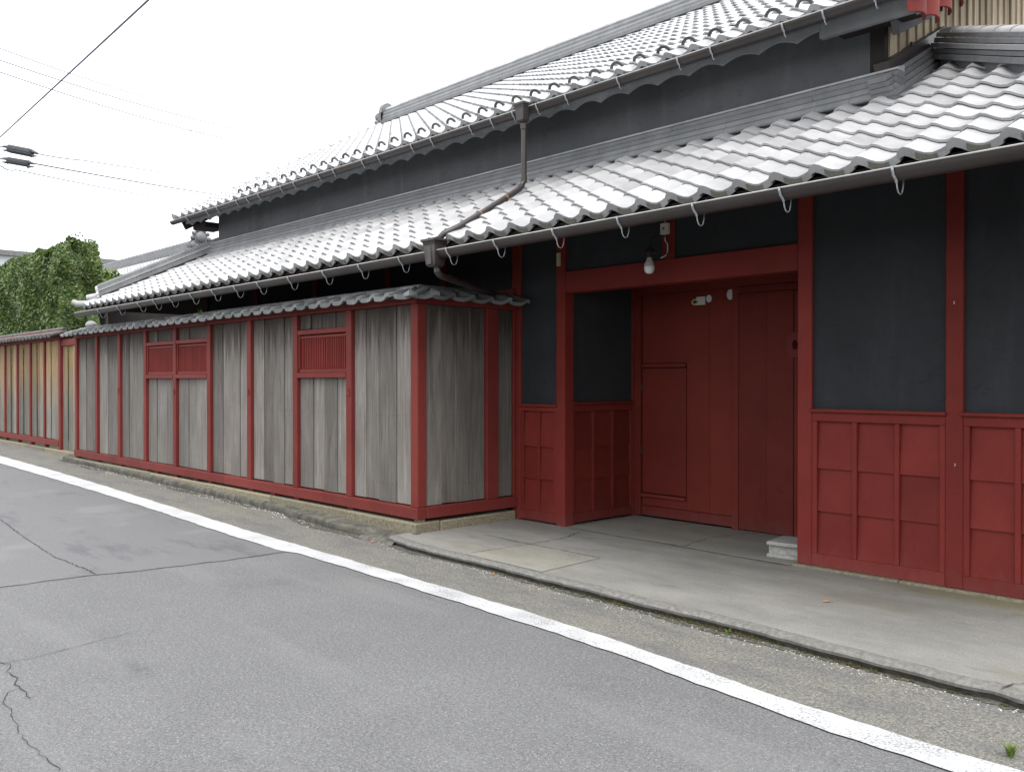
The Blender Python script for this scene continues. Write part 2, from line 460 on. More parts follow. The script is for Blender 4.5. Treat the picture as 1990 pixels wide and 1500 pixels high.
def m_walk(name, a, c2, mossy=True):
    m, nt, b, pos = newmat(name, .82, .3)
    n1 = noise(nt, pos, 70, 4, .75); n2 = noise(nt, vscale(nt, pos, (.7, 1.5, 1)), 1.5, 7, .7)
    c = ramp(nt, n2, [(.30, a), (.68, c2)])
    c = tint(nt, c, smooth_lin(nt, n1, .55, 1.45))
    c = specks(nt, pos, c, 80, .36, (.33, .32, .29), (.05, .05, .05), .5)
    c = mixrgb(nt, smooth(nt, noise(nt, vscale(nt, pos, (.5, 1.3, 1)), 1.0, 5, .65), .50, .66, 0, .5), c, tuple(x * f for x, f in zip(a, (.95, .90, .72))))
    c = mixrgb(nt, smooth(nt, noise(nt, vscale(nt, pos, (.8, 1.7, 1)), 3.2, 5, .65), .57, .73, 0, .5), c, (.085, .085, .088))
    if mossy:   # algae along the foot of the right-hand wall, moss in the joints
        sp = nt.nodes.new("ShaderNodeSeparateXYZ"); nt.links.new(pos, sp.inputs[0])
        yy = mathn(nt, 'ADD', sp.outputs[1], mathn(nt, 'MULTIPLY', mathn(nt, 'SUBTRACT', noise(nt, pos, 5, 4), .5), .5))
        k = mathn(nt, 'MULTIPLY', smooth(nt, yy, 6.55, 7.0), smooth(nt, sp.outputs[0], -3.6, -2.5))
        c = mixrgb(nt, mathn(nt, 'MULTIPLY', k, .6), c, (.125, .115, .042))
    setcol(nt, b, c); bump(nt, b, n1, .4, .003)
    return m
M['walk'] = m_walk("grey_concrete_apron", (.150, .149, .138), (.235, .231, .212))
M['walk2'] = m_walk("pale_concrete_slab", (.180, .176, .152), (.250, .243, .212), False)
M['crack'] = simple("dark_joint", (.03, .03, .03), (.055, .054, .052), 40, .95, .1)
M['earth'] = simple("grey_ground", (.07, .07, .06), (.11, .105, .09), 3, .95, .1)
M['moss'] = simple("green_moss", (.022, .021, .010), (.055, .048, .022), 30, .95, .1)
M['pebble'] = simple("pale_grit", (.35, .34, .31), (.62, .61, .58), 60, .8, .2)
M['deadleaf'] = simple("orange_dead_leaf", (.30, .12, .035), (.42, .20, .07), 30, .7, .2)

def leafmat(name, stops, trans=.25, rough=.42):
    m, nt, b, pos = newmat(name, rough, .45)
    n = noise(nt, pos, 2.6, 4, .6); n2 = noise(nt, pos, 28, 2, .6)
    f = mathn(nt, 'ADD', mathn(nt, 'MULTIPLY', n, .5), mathn(nt, 'MULTIPLY', n2, .5))
    setcol(nt, b, ramp(nt, f, stops))
    tr = nt.nodes.new("ShaderNodeBsdfTranslucent"); tr.inputs[0].default_value = (.10, .17, .03, 1)
    mx = nt.nodes.new("ShaderNodeMixShader"); mx.inputs[0].default_value = trans
    nt.links.new(b.outputs[0], mx.inputs[1]); nt.links.new(tr.outputs[0], mx.inputs[2])
    nt.links.new(mx.outputs[0], nt.nodes["Material Output"].inputs[0])
    return m
M['leaf'] = leafmat("clipped_evergreen_leaf", [(.36, (.045, .078, .022)), (.5, (.085, .135, .035)), (.64, (.17, .22, .06))])
M['palm'] = leafmat("bright_green_leaf", [(.36, (.07, .12, .02)), (.66, (.17, .22, .05))], .3)
M['bark'] = simple("grey_bark", (.06, .05, .04), (.14, .12, .10), 14, .9, .1, (1, 1, .3), .5, .01)

# ------------------------------------------------------------------ ground
def gz(x): return -.08 + .010 * min(max(-9 - x, 0), 16)
XS = [-400, -120, -60, -40, -32, -25, -23, -21, -19, -17, -15, -13, -11, -9, -7, -5, -3, -1, 1, 4, 8, 20, 60, 400]
def sheet(name, ylo, yhi, dz, mat, xs=XS, kind='structure', ny=1, **kw):
    vs, fs = [], []
    for x in xs:
        a, c = ylo(x), yhi(x)
        for j in range(ny + 1): vs.append((x, a + (c - a) * j / ny, gz(x) + dz))
    w = ny + 1
    for i in range(len(xs) - 1):
        for j in range(ny): fs.append((i * w + j, (i + 1) * w + j, (i + 1) * w + j + 1, i * w + j + 1))
    return MB().add(vs, fs).build(name, mat, kind=kind, **kw)
UP = [(-20.701, 4.906), (-17.147, 4.879), (-14.344, 4.814), (-12.144, 4.746), (-10.415, 4.693), (-9.021, 4.649), (-8.288, 4.627), (-7.679, 4.605), (-6.901, 4.579), (-6.081, 4.551), (-5.376, 4.527), (-4.752, 4.496), (-4.199, 4.46), (-3.706, 4.41), (-3.253, 4.359), (-2.851, 4.305), (-2.504, 4.262), (-2.193, 4.235), (-1.928, 4.222), (-1.684, 4.214), (-1.398, 4.205)]
LO = [(-18.881, 4.50), (-15.836, 4.515), (-13.381, 4.491), (-11.379, 4.447), (-9.696, 4.39), (-8.453, 4.357), (-7.90, 4.341), (-7.75, 4.395), (-7.304, 4.39), (-6.586, 4.369), (-5.794, 4.336), (-5.116, 4.308), (-4.518, 4.274), (-3.996, 4.245), (-3.531, 4.205), (-3.093, 4.145), (-2.71, 4.091), (-2.375, 4.045), (-2.077, 4.010), (-1.822, 3.993), (-1.589, 3.98), (-1.309, 3.965)]
def interp(P):
    xs = [p[0] for p in P]; ys = [p[1] for p in P]
    s0 = (ys[1] - ys[0]) / (xs[1] - xs[0]); s1 = (ys[-1] - ys[-3]) / (xs[-1] - xs[-3])
    def f(x):
        if x < xs[0]: return ys[0] + s0 * (x - xs[0])
        if x > xs[-1]: return ys[-1] + s1 * (x - xs[-1]) * .5
        return float(np.interp(x, xs, ys))
    return f
up_, lo_ = interp(UP), interp(LO)
sheet('ground', lambda x: -400, lambda x: 400, -.012, M['earth'])
sheet('road', lambda x: -4.5, lambda x: 4.75 if x > -30 else 5.2, 0, M['asphalt'])
fx = sorted(set([round(v, 3) for v in list(np.arange(-30, 6.01, .12))] + [-60]))
_w = lambda x, s: .006 * math.sin(x * 7.3 + s) + .005 * math.sin(x * 23.1 + 2 * s) + .004 * math.sin(x * 51.7 + s)
sheet('road_shoulder', lambda x: lo_(x) + .06, lambda x: 7.0, .004, M['shoulder'], xs=fx)
sheet('road_line', lambda x: lo_(x) + _w(x, 1), lambda x: up_(x) + _w(x, 4), .008, M['paint'], xs=fx)
# newer asphalt patch at the far left of the carriageway
seam = [(-8.30, -1.5), (-8.096, 1.915), (-8.092, 2.3), (-8.063, 2.619), (-7.977, 2.891), (-7.923, 3.327), (-7.866, 3.793), (-7.864, 4.36)]
def patch_mesh():
    vs, fs = [], []
    ys = np.linspace(-1.5, 4.35, 60); xs = [0, .05, 1, 3, 5, 7, 9, 11, 13, 20, 40]
    for y in ys:
        x0 = float(np.interp(y, [p[1] for p in seam], [p[0] for p in seam])) + .012 * math.sin(y * 19) + .01 * math.sin(y * 47)
        for d in xs:
            x = x0 - d; vs.append((x, min(y, lo_(x) + .03), gz(x) + .004))
    w = len(xs)
    for i in range(len(ys) - 1):
        for j in range(w - 1): fs.append((i * w + j, i * w + j + 1, (i + 1) * w + j + 1, (i + 1) * w + j))
    return MB().add(vs, fs)
patch_mesh().build('asphalt_patch', M['patch'], kind='structure')
def strip(mb, pts, w, z, wob=.01, zf=None):
    # thin irregular dark strip lying on the ground
    P = []
    for (x0, y0), (x1, y1) in zip(pts[:-1], pts[1:]):
        n = max(2, int(math.hypot(x1 - x0, y1 - y0) / .04))
        for i in range(n): P.append((x0 + (x1 - x0) * i / n, y0 + (y1 - y0) * i / n))
    P.append(pts[-1])
    P = [(x + random.uniform(-wob, wob), y + random.uniform(-wob, wob)) for x, y in P]
    vs, fs = [], []
    for i, (x, y) in enumerate(P):
        a = P[max(i - 1, 0)]; c = P[min(i + 1, len(P) - 1)]
        dx, dy = c[0] - a[0], c[1] - a[1]; l = math.hypot(dx, dy) or 1
        ww = w * random.uniform(.35, 1.0)
        zz = (zf(x) if zf else 0) + z
        vs += [(x - dy / l * ww, y + dx / l * ww, zz), (x + dy / l * ww, y - dx / l * ww, zz)]
    for i in range(len(P) - 1): fs.append((2 * i, 2 * i + 1, 2 * i + 3, 2 * i + 2))
    mb.add(vs, fs)
mb = MB()
strip(mb, seam[1:], .004, .008, .006, gz)
strip(mb, [(-11.846, 2.805), (-10.592, 2.705), (-9.222, 2.621), (-8.08, 2.659)], .006, .008, .012, gz)
strip(mb, [(-5.918, 1.30), (-5.9, 1.56), (-5.949, 1.778), (-6.014, 2.016), (-6.044, 2.207)], .003, .005, .008, gz)
strip(mb, [(-5.94, 1.404), (-5.876, 1.443), (-5.73, 1.394), (-5.568, 1.398), (-5.458, 1.366), (-5.285, 1.372), (-5.159, 1.359)], .0035, .005, .010, gz)
strip(mb, [(-5.375, 1.37), (-5.342, 1.311), (-5.317, 1.281), (-5.193, 1.246), (-5.05, 1.239), (-4.6, 1.18), (-4.1, 1.2)], .0025, .005, .010, gz)
mb.build('road_crack', M['crack'], kind='stuff', label='thin dark cracks and patch seams in the grey asphalt')

# concrete apron in front of the gate, with a worn rounded kerb lip
KP = [(-7.55, 5.36), (-7.094, 5.247), (-5.493, 5.197), (-4.304, 5.132), (-2.993, 5.085), (-2.191, 5.01), (-1.727, 4.991), (-1.508, 4.985), (6, 4.85)]
ky = interp(KP)
def apron():
    xs = np.arange(-7.55, 4.0, .07); vs, fs = [], []
    for x in xs:
        e = ky(x) + .010 * math.sin(x * 5.1) + .006 * math.sin(x * 17.3) + random.uniform(-.0025, .0025)
        j = random.uniform(-.002, .002)
        if -1.72 < x < -1.55: e += .03
        ye = 8.33 if -6.75 < x < -3.85 else 7.2
        prof = [(e + .035, -.10), (e + .022, -.045), (e + .006, -.040), (e + .002, -.022 + j), (e + .016, -.007 + j), (e + .045, .0), (e + .10, .0), (6.2, 0), (ye, 0)]
        vs += [(x, y, z) for y, z in prof]
    w = 9
    for i in range(len(xs) - 1):
        for k in range(w - 1): fs.append((i * w + k, (i + 1) * w + k, (i + 1) * w + k + 1, i * w + k + 1))
    mb = MB().add(vs, fs)
    mb.m = [1 if (q % (w - 1)) < 2 else (2 if (q % (w - 1)) < 6 else 0) for q in range(len(fs))]
    return mb
M['lip_dirt_shade'] = simple('dirty_shaded_kerb_face', (.034, .033, .029), (.080, .077, .066), 14, .95, .1, bstr=.4)  # gap shadow under the lip painted in, together with brown staining
M['lip'] = simple('worn_concrete_lip', (.105, .102, .095), (.20, .195, .182), 26, .85, .25, bstr=.5, bdist=.004, fine=120)
apron().build('pavement', [M['walk'], M['lip_dirt_shade'], M['lip']], kind='structure', smooth=True)
MB().add([(-6.25, 5.30, .004), (-5.24, 5.27, .004), (-5.29, 6.05, .004), (-6.195, 6.07, .004)], [(0, 1, 2, 3)]).build('pavement_slab', M['walk2'], kind='structure')
MB().add([(-6.66, 7.10, .004), (-3.95, 7.0, .004), (-3.95, 8.30, .004), (-6.66, 8.30, .004)], [(0, 1, 2, 3)]).build('gateway_floor', M['walk2'], kind='structure')
mb = MB()
strip(mb, [(-6.25, 5.36), (-6.20, 6.075), (-6.214, 6.601), (-6.35, 6.95)], .007, .008, .008)
strip(mb, [(-6.9, 6.10), (-6.426, 6.08), (-6.201, 6.075), (-5.288, 6.055)], .008, .008, .006)
strip(mb, [(-6.6, 7.07), (-5.9, 7.03), (-5.3, 7.06), (-4.6, 7.0), (-3.95, 7.0)], .005, .008, .010)
strip(mb, [(-5.1, 7.1), (-5.2, 7.6), (-5.05, 8.25)], .005, .008, .012)
strip(mb, [(-1.62, 5.02), (-1.60, 5.12), (-1.35, 5.45), (-1.2, 5.9)], .006, .008, .008)
mb.build('pavement_joint', M['crack'], kind='stuff', label='dark joints between the concrete slabs')
# concrete kerb strip at the foot of the board fence
KF = [(-26, 5.72), (-18.9, 5.60), (-14.9, 5.575), (-12.0, 5.56), (-10.2, 5.545), (-9.5, 5.46), (-8.745, 5.389), (-7.85, 5.361)]
kf = interp(KF)
def kerb(x0, x1, h0, name):
    xs = np.arange(x0, x1, .07); vs, fs = [], []
    for x in xs:
        e = kf(x) + .008 * math.sin(x * 6.1) + random.uniform(-.009, .009)
        g = gz(x); h = (h0 + random.uniform(-.008, .006)) * min(1, max(.05, (x1 - x) / .16))
        t = max(e + .09, 5.66)
        prof = [(e + .02, g - .03), (e + .004, g + h * .45), (e + .012, g + h * .85), (e + .04, g + h), (t, g + h + .012), (t + .1, g + h + .012)]
        vs += [(x, y, z) for y, z in prof]
    w = 6
    for i in range(len(xs) - 1):
        for k in range(w - 1): fs.append((i * w + k, (i + 1) * w + k, (i + 1) * w + k + 1, i * w + k + 1))
    MB().add(vs, fs).build(name, M['kerbstone'], kind='structure', smooth=True)
kerb(-18.95, -7.92, .085, 'kerb')
# broken concrete ramp where the kerb meets the apron
vs = []
fs = []
nx, ny = 12, 8
for i in range(nx + 1):
    for j in range(ny + 1):
        x = -8.02 + .62 * i / nx; y = 5.27 + .40 * j / ny + .02 * math.sin(i)
        z = -.07 + .078 * (j / ny) ** .6 * (.8 + .2 * i / nx) + random.uniform(-.006, .006)
        if j == 0: z = -.10
        vs.append((x, y, z))
for i in range(nx):
    for j in range(ny): fs.append((i * (ny + 1) + j, (i + 1) * (ny + 1) + j, (i + 1) * (ny + 1) + j + 1, i * (ny + 1) + j + 1))
MB().add(vs, fs).build('concrete_ramp', M['kerbstone'], kind='structure', smooth=True)

# moss and grit in the gutter of the kerb
mb = MB()
for i in range(620):
    x = random.uniform(-5.8, -1.3)
    if random.random() < .75: x = random.gauss(random.choice([-4.3, -3.75, -3.2, -2.5]), .13)
    if not -6 < x < -1: continue
    y = ky(x) + .012 + random.gauss(0, .014); r = random.uniform(.006, .016)
    mb.sphere((x, y, gz(x) + .004), (r * 1.3, r, r * random.uniform(.5, 1.5)), 5, 3)
mb.build('moss', M['moss'], kind='stuff', label='green moss clumps in the gutter under the kerb lip', category='moss')
mb = MB()
def grit(x, y, z, r):
    a = random.uniform(0, 3)
    mb.sphere((x, y, z), (r, r * random.uniform(.6, 1), r * .5), 5, 3)
for i in range(1300):
    x = random.uniform(-18, -1.0)
    e = (kf(x) if x < -7.9 else ky(x))
    y = e - abs(random.gauss(0, .07)) - .005
    grit(x, y, gz(x) + .006, random.uniform(.003, .008) * (1.35 if x < -9 else .8))
mb.build('grit', M['pebble'], kind='stuff', label='pale grit and petals gathered along the kerb', category='grit')

M['dirt'] = simple('dark_gutter_silt', (.04, .039, .033), (.12, .116, .098), 26, .95, .1, bstr=.5, bdist=.004, fine=110)
def silt(x0, x1, edge, w0):
    xs_ = np.arange(x0, x1, .035); vs, fs = [], []
    for x in xs_:
        e = edge(x); w = w0 * (.55 + .45 * math.sin(x * 2.3) * math.sin(x * .9 + 1)) + random.uniform(-.02, .02)
        vs += [(x, e - max(.012, w), gz(x) + .0075), (x, e + .05, gz(x) + .0075)]
    for i in range(len(xs_) - 1): fs.append((2 * i, 2 * i + 2, 2 * i + 3, 2 * i + 1))
    MB().add(vs, fs).build('gutter_silt', M['dirt'], kind='stuff', label='dark silt washed against the foot of the kerb')
silt(-19, -7.95, kf, .15); silt(-7.5, 0, ky, .09)

def dead_leaf(x, y, z, s, label, a):
    vs = [(-s, 0, .004), (-.3 * s, .42 * s, .012), (s * .4, .38 * s, .006), (s * 1.1, 0, .014), (.4 * s, -.4 * s, .010), (-.3 * s, -.4 * s, .004)]
    m_ = MB().add(vs, [(0, 1, 2, 3), (0, 3, 4, 5)], M=Matrix.Rotation(a, 4, 'Z'))
    o = m_.build('fallen_leaf', M['deadleaf']); o.location = (x, y, z)
    o['label'] = label; o['category'] = 'leaf'
dead_leaf(-3.117, 6.055, .002, .035, 'small orange fallen leaf lying in the middle of the concrete apron', .7)
dead_leaf(-5.72, 5.15, gz(-5.7) + .006, .03, 'orange fallen leaf in the gutter below the pale concrete slab', 2.)
dead_leaf(-7.70, 5.27, gz(-7.7) + .006, .035, 'orange fallen leaf beside the broken concrete ramp at the fence corner', 1.1)
dead_leaf(-5.9, 8.2, .006, .045, 'curled brown fallen leaf at the foot of the red gate, left of its centre', .3)
dead_leaf(-5.05, 8.2, .006, .04, 'brown fallen leaf at the foot of the sliding red gate leaf', 2.6)

def weed(x, y, z, n, h, label):
    mb = MB()
    for i in range(n):
        a = random.uniform(0, 2 * math.pi); l = h * random.uniform(.5, 1.1); w = .004
        dx, dy = math.cos(a), math.sin(a); px, py = -dy * w, dx * w
        b0 = (x + dx * .01, y + dy * .01, z)
        mid = (x + dx * l * .35, y + dy * l * .35, z + l * .65); tip = (x + dx * l * .85, y + dy * l * .85, z + l * random.uniform(.55, .95))
        mb.add([(b0[0] - px, b0[1] - py, b0[2]), (b0[0] + px, b0[1] + py, b0[2]), (mid[0] + px, mid[1] + py, mid[2]), (mid[0] - px, mid[1] - py, mid[2]), tip], [(0, 1, 2, 3), (3, 2, 4)])
    o = mb.build('weed', M['palm']); o['label'] = label; o['category'] = 'weed'
weed(-1.36, 4.33, gz(0) + .006, 26, .075, 'tuft of green weed in the joint beside the white line at the lower right corner')
weed(-3.30, 5.06, gz(0) + .004, 9, .05, 'small tuft of weed under the apron kerb in front of the right gate post')
weed(-9.75, 5.44, gz(-9.7) + .004, 6, .06, 'dry little weed at the kerb in front of the barred single window')
weed(-12.6, 5.60, 2.55, 14, .12, 'little green plant growing on the small fence roof near the double window')
# ------------------------------------------------------------------ roof tiles
P_ = .29
EXPO, TLEN, TTH = .24, .30, .018
US = [0, .07, .15, .26, .40, .54, .68, .84, 1.0]
ZS = [.013, .038, .048, .036, .010, -.010, -.017, -.006, .013]
def tile_geom(drop=0., w=P_, length=TLEN, th=TTH, amp=1.0, panel=False, raise_=.024):
    mb = MB(); n = len(US); vs = []
    W = w + .012
    for y in (0.0, length):
        r = raise_ * (1 - y / EXPO)
        for u, z in zip(US, ZS): vs.append((u * W, y, z * amp + r))
    for y in (0.0, length):
        r = raise_ * (1 - y / EXPO)
        for u, z in zip(US, ZS):
            d = th
            if drop and y == 0.0: d = drop * (.80 + .20 * math.sin(math.pi * min(1, max(0, u))))
            vs.append((u * W, y, z * amp + r - d))
    T0, T1, B0, B1 = 0, n, 2 * n, 3 * n
    if drop:   # inner lip so that the drop is a thin apron and not a wedge
        k0 = len(vs)
        for u, z in zip(US, ZS): vs.append((u * W, .022, z * amp + raise_ - th - (drop - th) * (.80 + .20 * math.sin(math.pi * u))))
        for u, z in zip(US, ZS): vs.append((u * W, .024, z * amp + raise_ - th))
    fs = []
    for i in range(n - 1):
        fs.append((T0 + i, T0 + i + 1, T1 + i + 1, T1 + i))
        fs.append((T0 + i, B0 + i, B0 + i + 1, T0 + i + 1))
        if drop:
            fs.append((B0 + i, k0 + i, k0 + i + 1, B0 + i + 1)); fs.append((k0 + i, k0 + n + i, k0 + n + i + 1, k0 + i + 1))
            fs.append((k0 + n + i, B1 + i, B1 + i + 1, k0 + n + i + 1))
        else:
            fs.append((B0 + i, B1 + i, B1 + i + 1, B0 + i + 1))
    fs.append((T0, T1, B1, B0)); fs.append((T0 + n - 1, B0 + n - 1, B1 + n - 1, T1 + n - 1))
    mb.add(vs, fs)
    if panel:  # rough decorated field on the front of each eave tile
        pv = []
        uu = [.36, .5, .64, .78]
        for u in uu:
            z = float(np.interp(u, US, ZS)) * amp + raise_
            pv += [(u * W, -.0035, z - .014), (u * W, -.0035, z - drop + .010)]
        mb.add(pv, [(2 * i, 2 * i + 1, 2 * i + 3, 2 * i + 2) for i in range(3)], 1)
    return mb
ROOF_TILE = tile_geom().mesh('roof_tile', M['tile'], True)
EAVE_TILE = tile_geom(.064, panel=True).mesh('eave_tile', [M['tile'], M['tile_panel']], True)
ROOF_TILE_UP = tile_geom(raise_=.026).mesh('roof_tile_upper', M['tile_up'], True)
EAVE_TILE_UP = tile_geom(.060, panel=True).mesh('eave_tile_upper', [M['tile_up'], M['noshi']], True)

def clipped(me, mat4, planes, name):
    bm = bmesh.new(); bm.from_mesh(me); bm.transform(mat4)
    for co, no in planes:
        bmesh.ops.bisect_plane(bm, geom=bm.verts[:] + bm.edges[:] + bm.faces[:], plane_co=co, plane_no=no, clear_outer=True)
    if not bm.faces: bm.free(); return None
    m2 = bpy.data.meshes.new(name); bm.to_mesh(m2); bm.free()
    for m in me.materials: m2.materials.append(m)
    m2.polygons.foreach_set("use_smooth", [True] * len(m2.polygons))
    return m2
def joined(me, mats4, name, parent, **props):
    nv = len(me.vertices); co = np.empty(nv * 3); me.vertices.foreach_get("co", co); co = co.reshape(-1, 3)
    F = [tuple(p.vertices) for p in me.polygons]; MI = [p.material_index for p in me.polygons]
    mb = MB()
    for A in mats4: mb.add(co, F, 0, A)
    mb.m = MI * len(mats4)
    me2 = mb.mesh(name, list(me.materials), True, recalc=False)
    return link(name, me2, parent, **props)

# ------------------------------------------------------------------ the house
Y0 = 7.083
house = thing('townhouse', 'long Japanese house with black plaster walls, red timber gateway and two tiled roofs', 'house')
def hpart(mb, name, mats, parent=house, **kw): return mb.build(name, mats, parent, **kw)
def hbox(name, x0, x1, y0, y1, z0, z1, mat, parent=house, c=.004, **kw):
    return MB().box(x0, x1, y0, y1, z0, z1, c=c).build(name, mat, parent, **kw)

# ---- ground floor frame along the street
posts = [(-7.535, -7.395), (-6.82, -6.69), (-3.922, -3.79), (-2.69, -2.562), (-1.46, -1.33)]
for a, b in posts:
    hbox('post', a, b, Y0, Y0 + .15, .02 if a > -4 else -.03, 3.45, M['red'], c=.006)
for a in (-15.8, -13.9, -12.0, -10.1, -8.9):
    hbox('post', a, a + .12, Y0 + .02, Y0 + .15, .0, 3.45, M['red_deep'])
hbox('lintel', -6.69, -3.922, Y0 + .006, Y0 + .17, 2.555, 2.79, M['red'], c=.006)
hbox('strut', -5.385, -5.235, Y0 + .012, Y0 + .12, 2.79, 3.45, M['red_deep'])
# black plaster panels
def wallp(x0, x1, z0, z1, y=Y0 + .035): hbox('plaster_wall', x0, x1, y, y + .09, z0, z1, M['plaster'], c=0)
wallp(-7.395, -6.82, 1.33, 3.45)
wallp(-6.69, -5.385, 2.79, 3.45); wallp(-5.235, -3.922, 2.79, 3.45)
wallp(-3.79, -2.69, 1.34, 3.45); wallp(-2.562, -1.46, 1.34, 3.45)
hbox('plaster_wall', -15.68, -7.54, Y0 + .05, Y0 + .14, -.05, 3.45, M['plaster'], c=0)
hbox('plaster_wall', -1.42, -1.34, Y0 + .15, 15.0, -.05, 3.5, M['plaster'], c=0)
hbox('plaster_wall', -15.78, -15.70, Y0 + .15, 15.0, -.05, 3.5, M['plaster'], c=0)
hbox('beam', -15.68, -7.47, Y0 - .03, Y0 + .045, 2.50, 2.66, M['red_deep'])
hbox('boarding', -9.9, -7.47, Y0 + .0, Y0 + .045, 2.10, 2.495, M['red_deep'])
# wainscots: frame, muntins and lapped boards
def wainscot(x0, x1, ncol, ysurf=Y0, deep=False, M4=None, top=1.36, mat=None, base=.02):
    mat = mat or M['red']
    w = thing_part('wainscot')
    T = M4
    def bx(name, a, b, c0, c1, d0, d1, parent=w, c=.004, mt=mat):
        return MB().box(a, b, c0, c1, d0, d1, c=c, M=T).build(name, mt, parent)
    y = ysurf
    bx('ledge', x0 - .012 if not T else x0, x1 + .012 if not T else x1, y - .028, y + .10, top - .028, top)
    bx('rail', x0, x1, y + .004, y + .08, 1.255, top - .028); bx('rail', x0, x1, y + .004, y + .08, base, .125)
    st = .045
    bx('stile', x0, x0 + st, y + .007, y + .08, .125, 1.255); bx('stile', x1 - st, x1, y + .007, y + .08, .125, 1.255)
    inner = (x1 - x0 - 2 * st); mw = .04; cw = (inner - (ncol - 1) * mw) / ncol
    for i in range(ncol):
        a = x0 + st + i * (cw + mw)
        if i: bx('muntin', a - mw, a, y + .007, y + .08, .125, 1.255)
        zs = [.125, .498, .862, 1.255]
        for k in range(3):
            j = random.uniform(-.004, .004)
            pv = [(a, y + .062, zs[k] + .001), (a + cw, y + .062, zs[k] + .001), (a + cw, y + .046, zs[k + 1] + .001), (a, y + .046, zs[k + 1] + .001)]
            # each lapped board leans out at its lower edge over the one below
            lo_y = y + .022 + j * .4; hi_y = y + .046
            mbp = MB().prism([(lo_y, zs[k] - (.008 if k else -.001)), (hi_y, zs[k + 1] - .0015), (y + .07, zs[k + 1] - .0015), (y + .07, zs[k] + .002)], a + .0015, a + cw - .0015, 'x', M=T)
            mbp.build('panel', mat, w)
    return w
def thing_part(name, parent=house):
    o = bpy.data.objects.new(name, None); COL.objects.link(o); o.parent = parent; o.empty_display_size = .1
    return o
wainscot(-3.79, -2.69, 3); wainscot(-2.562, -1.46, 3); wainscot(-7.395, -6.82, 2, top=1.335)
# left cheek of the gateway recess
XR = -6.69
TR = Matrix.Translation((XR, 0, 0)) @ Matrix.Rotation(R(90), 4, 'Z')   # local x -> world +y, local y -> world -x
wainscot(Y0 + .155, 8.30, 3, ysurf=.02, M4=TR, mat=M['red_deep'], top=1.36)
hbox('plaster_wall', XR - .13, XR - .045, Y0 + .15, 8.30, 1.362, 2.95, M['plaster'], c=0)
hbox('plaster_wall', -3.90, -3.80, Y0 + .15, 8.30, 0, 2.95, M['plaster'], c=0)
hbox('gateway_ceiling', -6.85, -3.80, Y0 + .172, 8.45, 2.80, 2.84, M['red_deep'], c=0)
# foundation stone strip under the right-hand wall
x = -3.95
while x < -1.35:
    l = random.uniform(.7, 1.0); e = min(x + l, -1.32)
    hbox('foundation_stone', x, e - .006, 7.035 + random.uniform(-.006, .006), 7.25, -.05, .019, M['granite'], c=.008); x = e

hbox('inner_wall', -7.0, -3.7, 8.47, 8.55, -.05, 3.4, M['dark'], c=0)
hbox('inner_wall', -6.86, -6.70, 8.285, 8.469, -.05, 2.95, M['red_deep'], c=0)
hbox('rear_wall', -15.70, -1.42, 14.9, 15.0, -.05, 4.4, M['plaster'], c=0)
hbox('inner_wall', -6.60, -3.9, 8.40, 8.46, .02, 2.79, M['red_deep'], c=0)
# ---- gate: fixed board wall with wicket on the left, sliding leaf on the right
GY = 8.30
gw = thing_part('gate_wall')
hbox('frame_post', -6.69, -6.60, GY - .02, GY + .09, .02, 2.80, M['red_deep'], gw)
hbox('head_rail', -6.60, -3.90, GY - .05, GY + .09, 2.60, 2.798, M['red_deep'], gw)
bx_ = [(-6.598, -5.965), (-5.963, -5.66), (-5.658, -5.345)]
for i, (a, b) in enumerate(bx_):
    hbox('plank', a, b, GY + (.03 if i == 0 else .016), GY + .06, .135 if i else 1.80, 2.60, M['red_deep'], gw, c=.003)
hbox('bottom_rail', -6.598, -5.345, GY + .004, GY + .07, .02, .132, M['red_deep'], gw)
hbox('gate_stop', -5.342, -5.262, GY - .035, GY + .06, -.012, 2.60, M['red_deep'], gw)
wd = MB().box(-6.592, -5.972, GY + .014, GY + .055, .285, 1.742, c=.004).build('wicket_door', M['red_deep'], house)
hbox('door_rail', -6.598, -5.966, GY - .004, GY + .05, 1.752, 1.796, M['red_deep'], gw)
hbox('door_sill', -6.598, -5.966, GY - .016, GY + .05, .24, .276, M['red_wood'], gw)
hbox('plank', -6.598, -5.966, GY + .022, GY + .06, .135, .238, M['red_deep'], gw, c=.003)
for z in (.78, 1.52):
    hbox('hinge', -6.612, -6.585, GY - .008, GY + .012, z - .04, z + .04, M['iron'], wd, c=.003)
sl = thing_part('sliding_door')
xx = [-5.262, -4.93, -4.62, -4.30, -3.95]
for i in range(4):
    hbox('plank', xx[i] + .0015, xx[i + 1] - .0015, GY - .028 - (.006 if i % 2 else 0), GY + .0, .015, 2.52, M['red_deep'], sl, c=.003)
hbox('top_rail', -5.262, -3.95, GY - .045, GY, 2.523, 2.595, M['red_deep'], sl)
# red octagonal door pull; a raised dark disc paints the shade of its hollow
oc = [(-4.585 + .095 * math.cos(R(22.5 + 45 * k)), 1.96 + .135 * math.sin(R(22.5 + 45 * k))) for k in range(8)]
pl = MB().prism(oc, GY - .075, GY - .034, 'y').build('door_pull', M['red_wood'], sl)
MB().prism([(-4.582 + .030 * math.cos(2 * math.pi * k / 12), 1.96 + .050 * math.sin(2 * math.pi * k / 12)) for k in range(12)], GY - .079, GY - .0755, 'y').build('pull_hollow_shade', M['hollow'], pl)
el = [(-4.575 + .035 * math.cos(2 * math.pi * k / 12), 1.96 + .055 * math.sin(2 * math.pi * k / 12)) for k in range(12)]
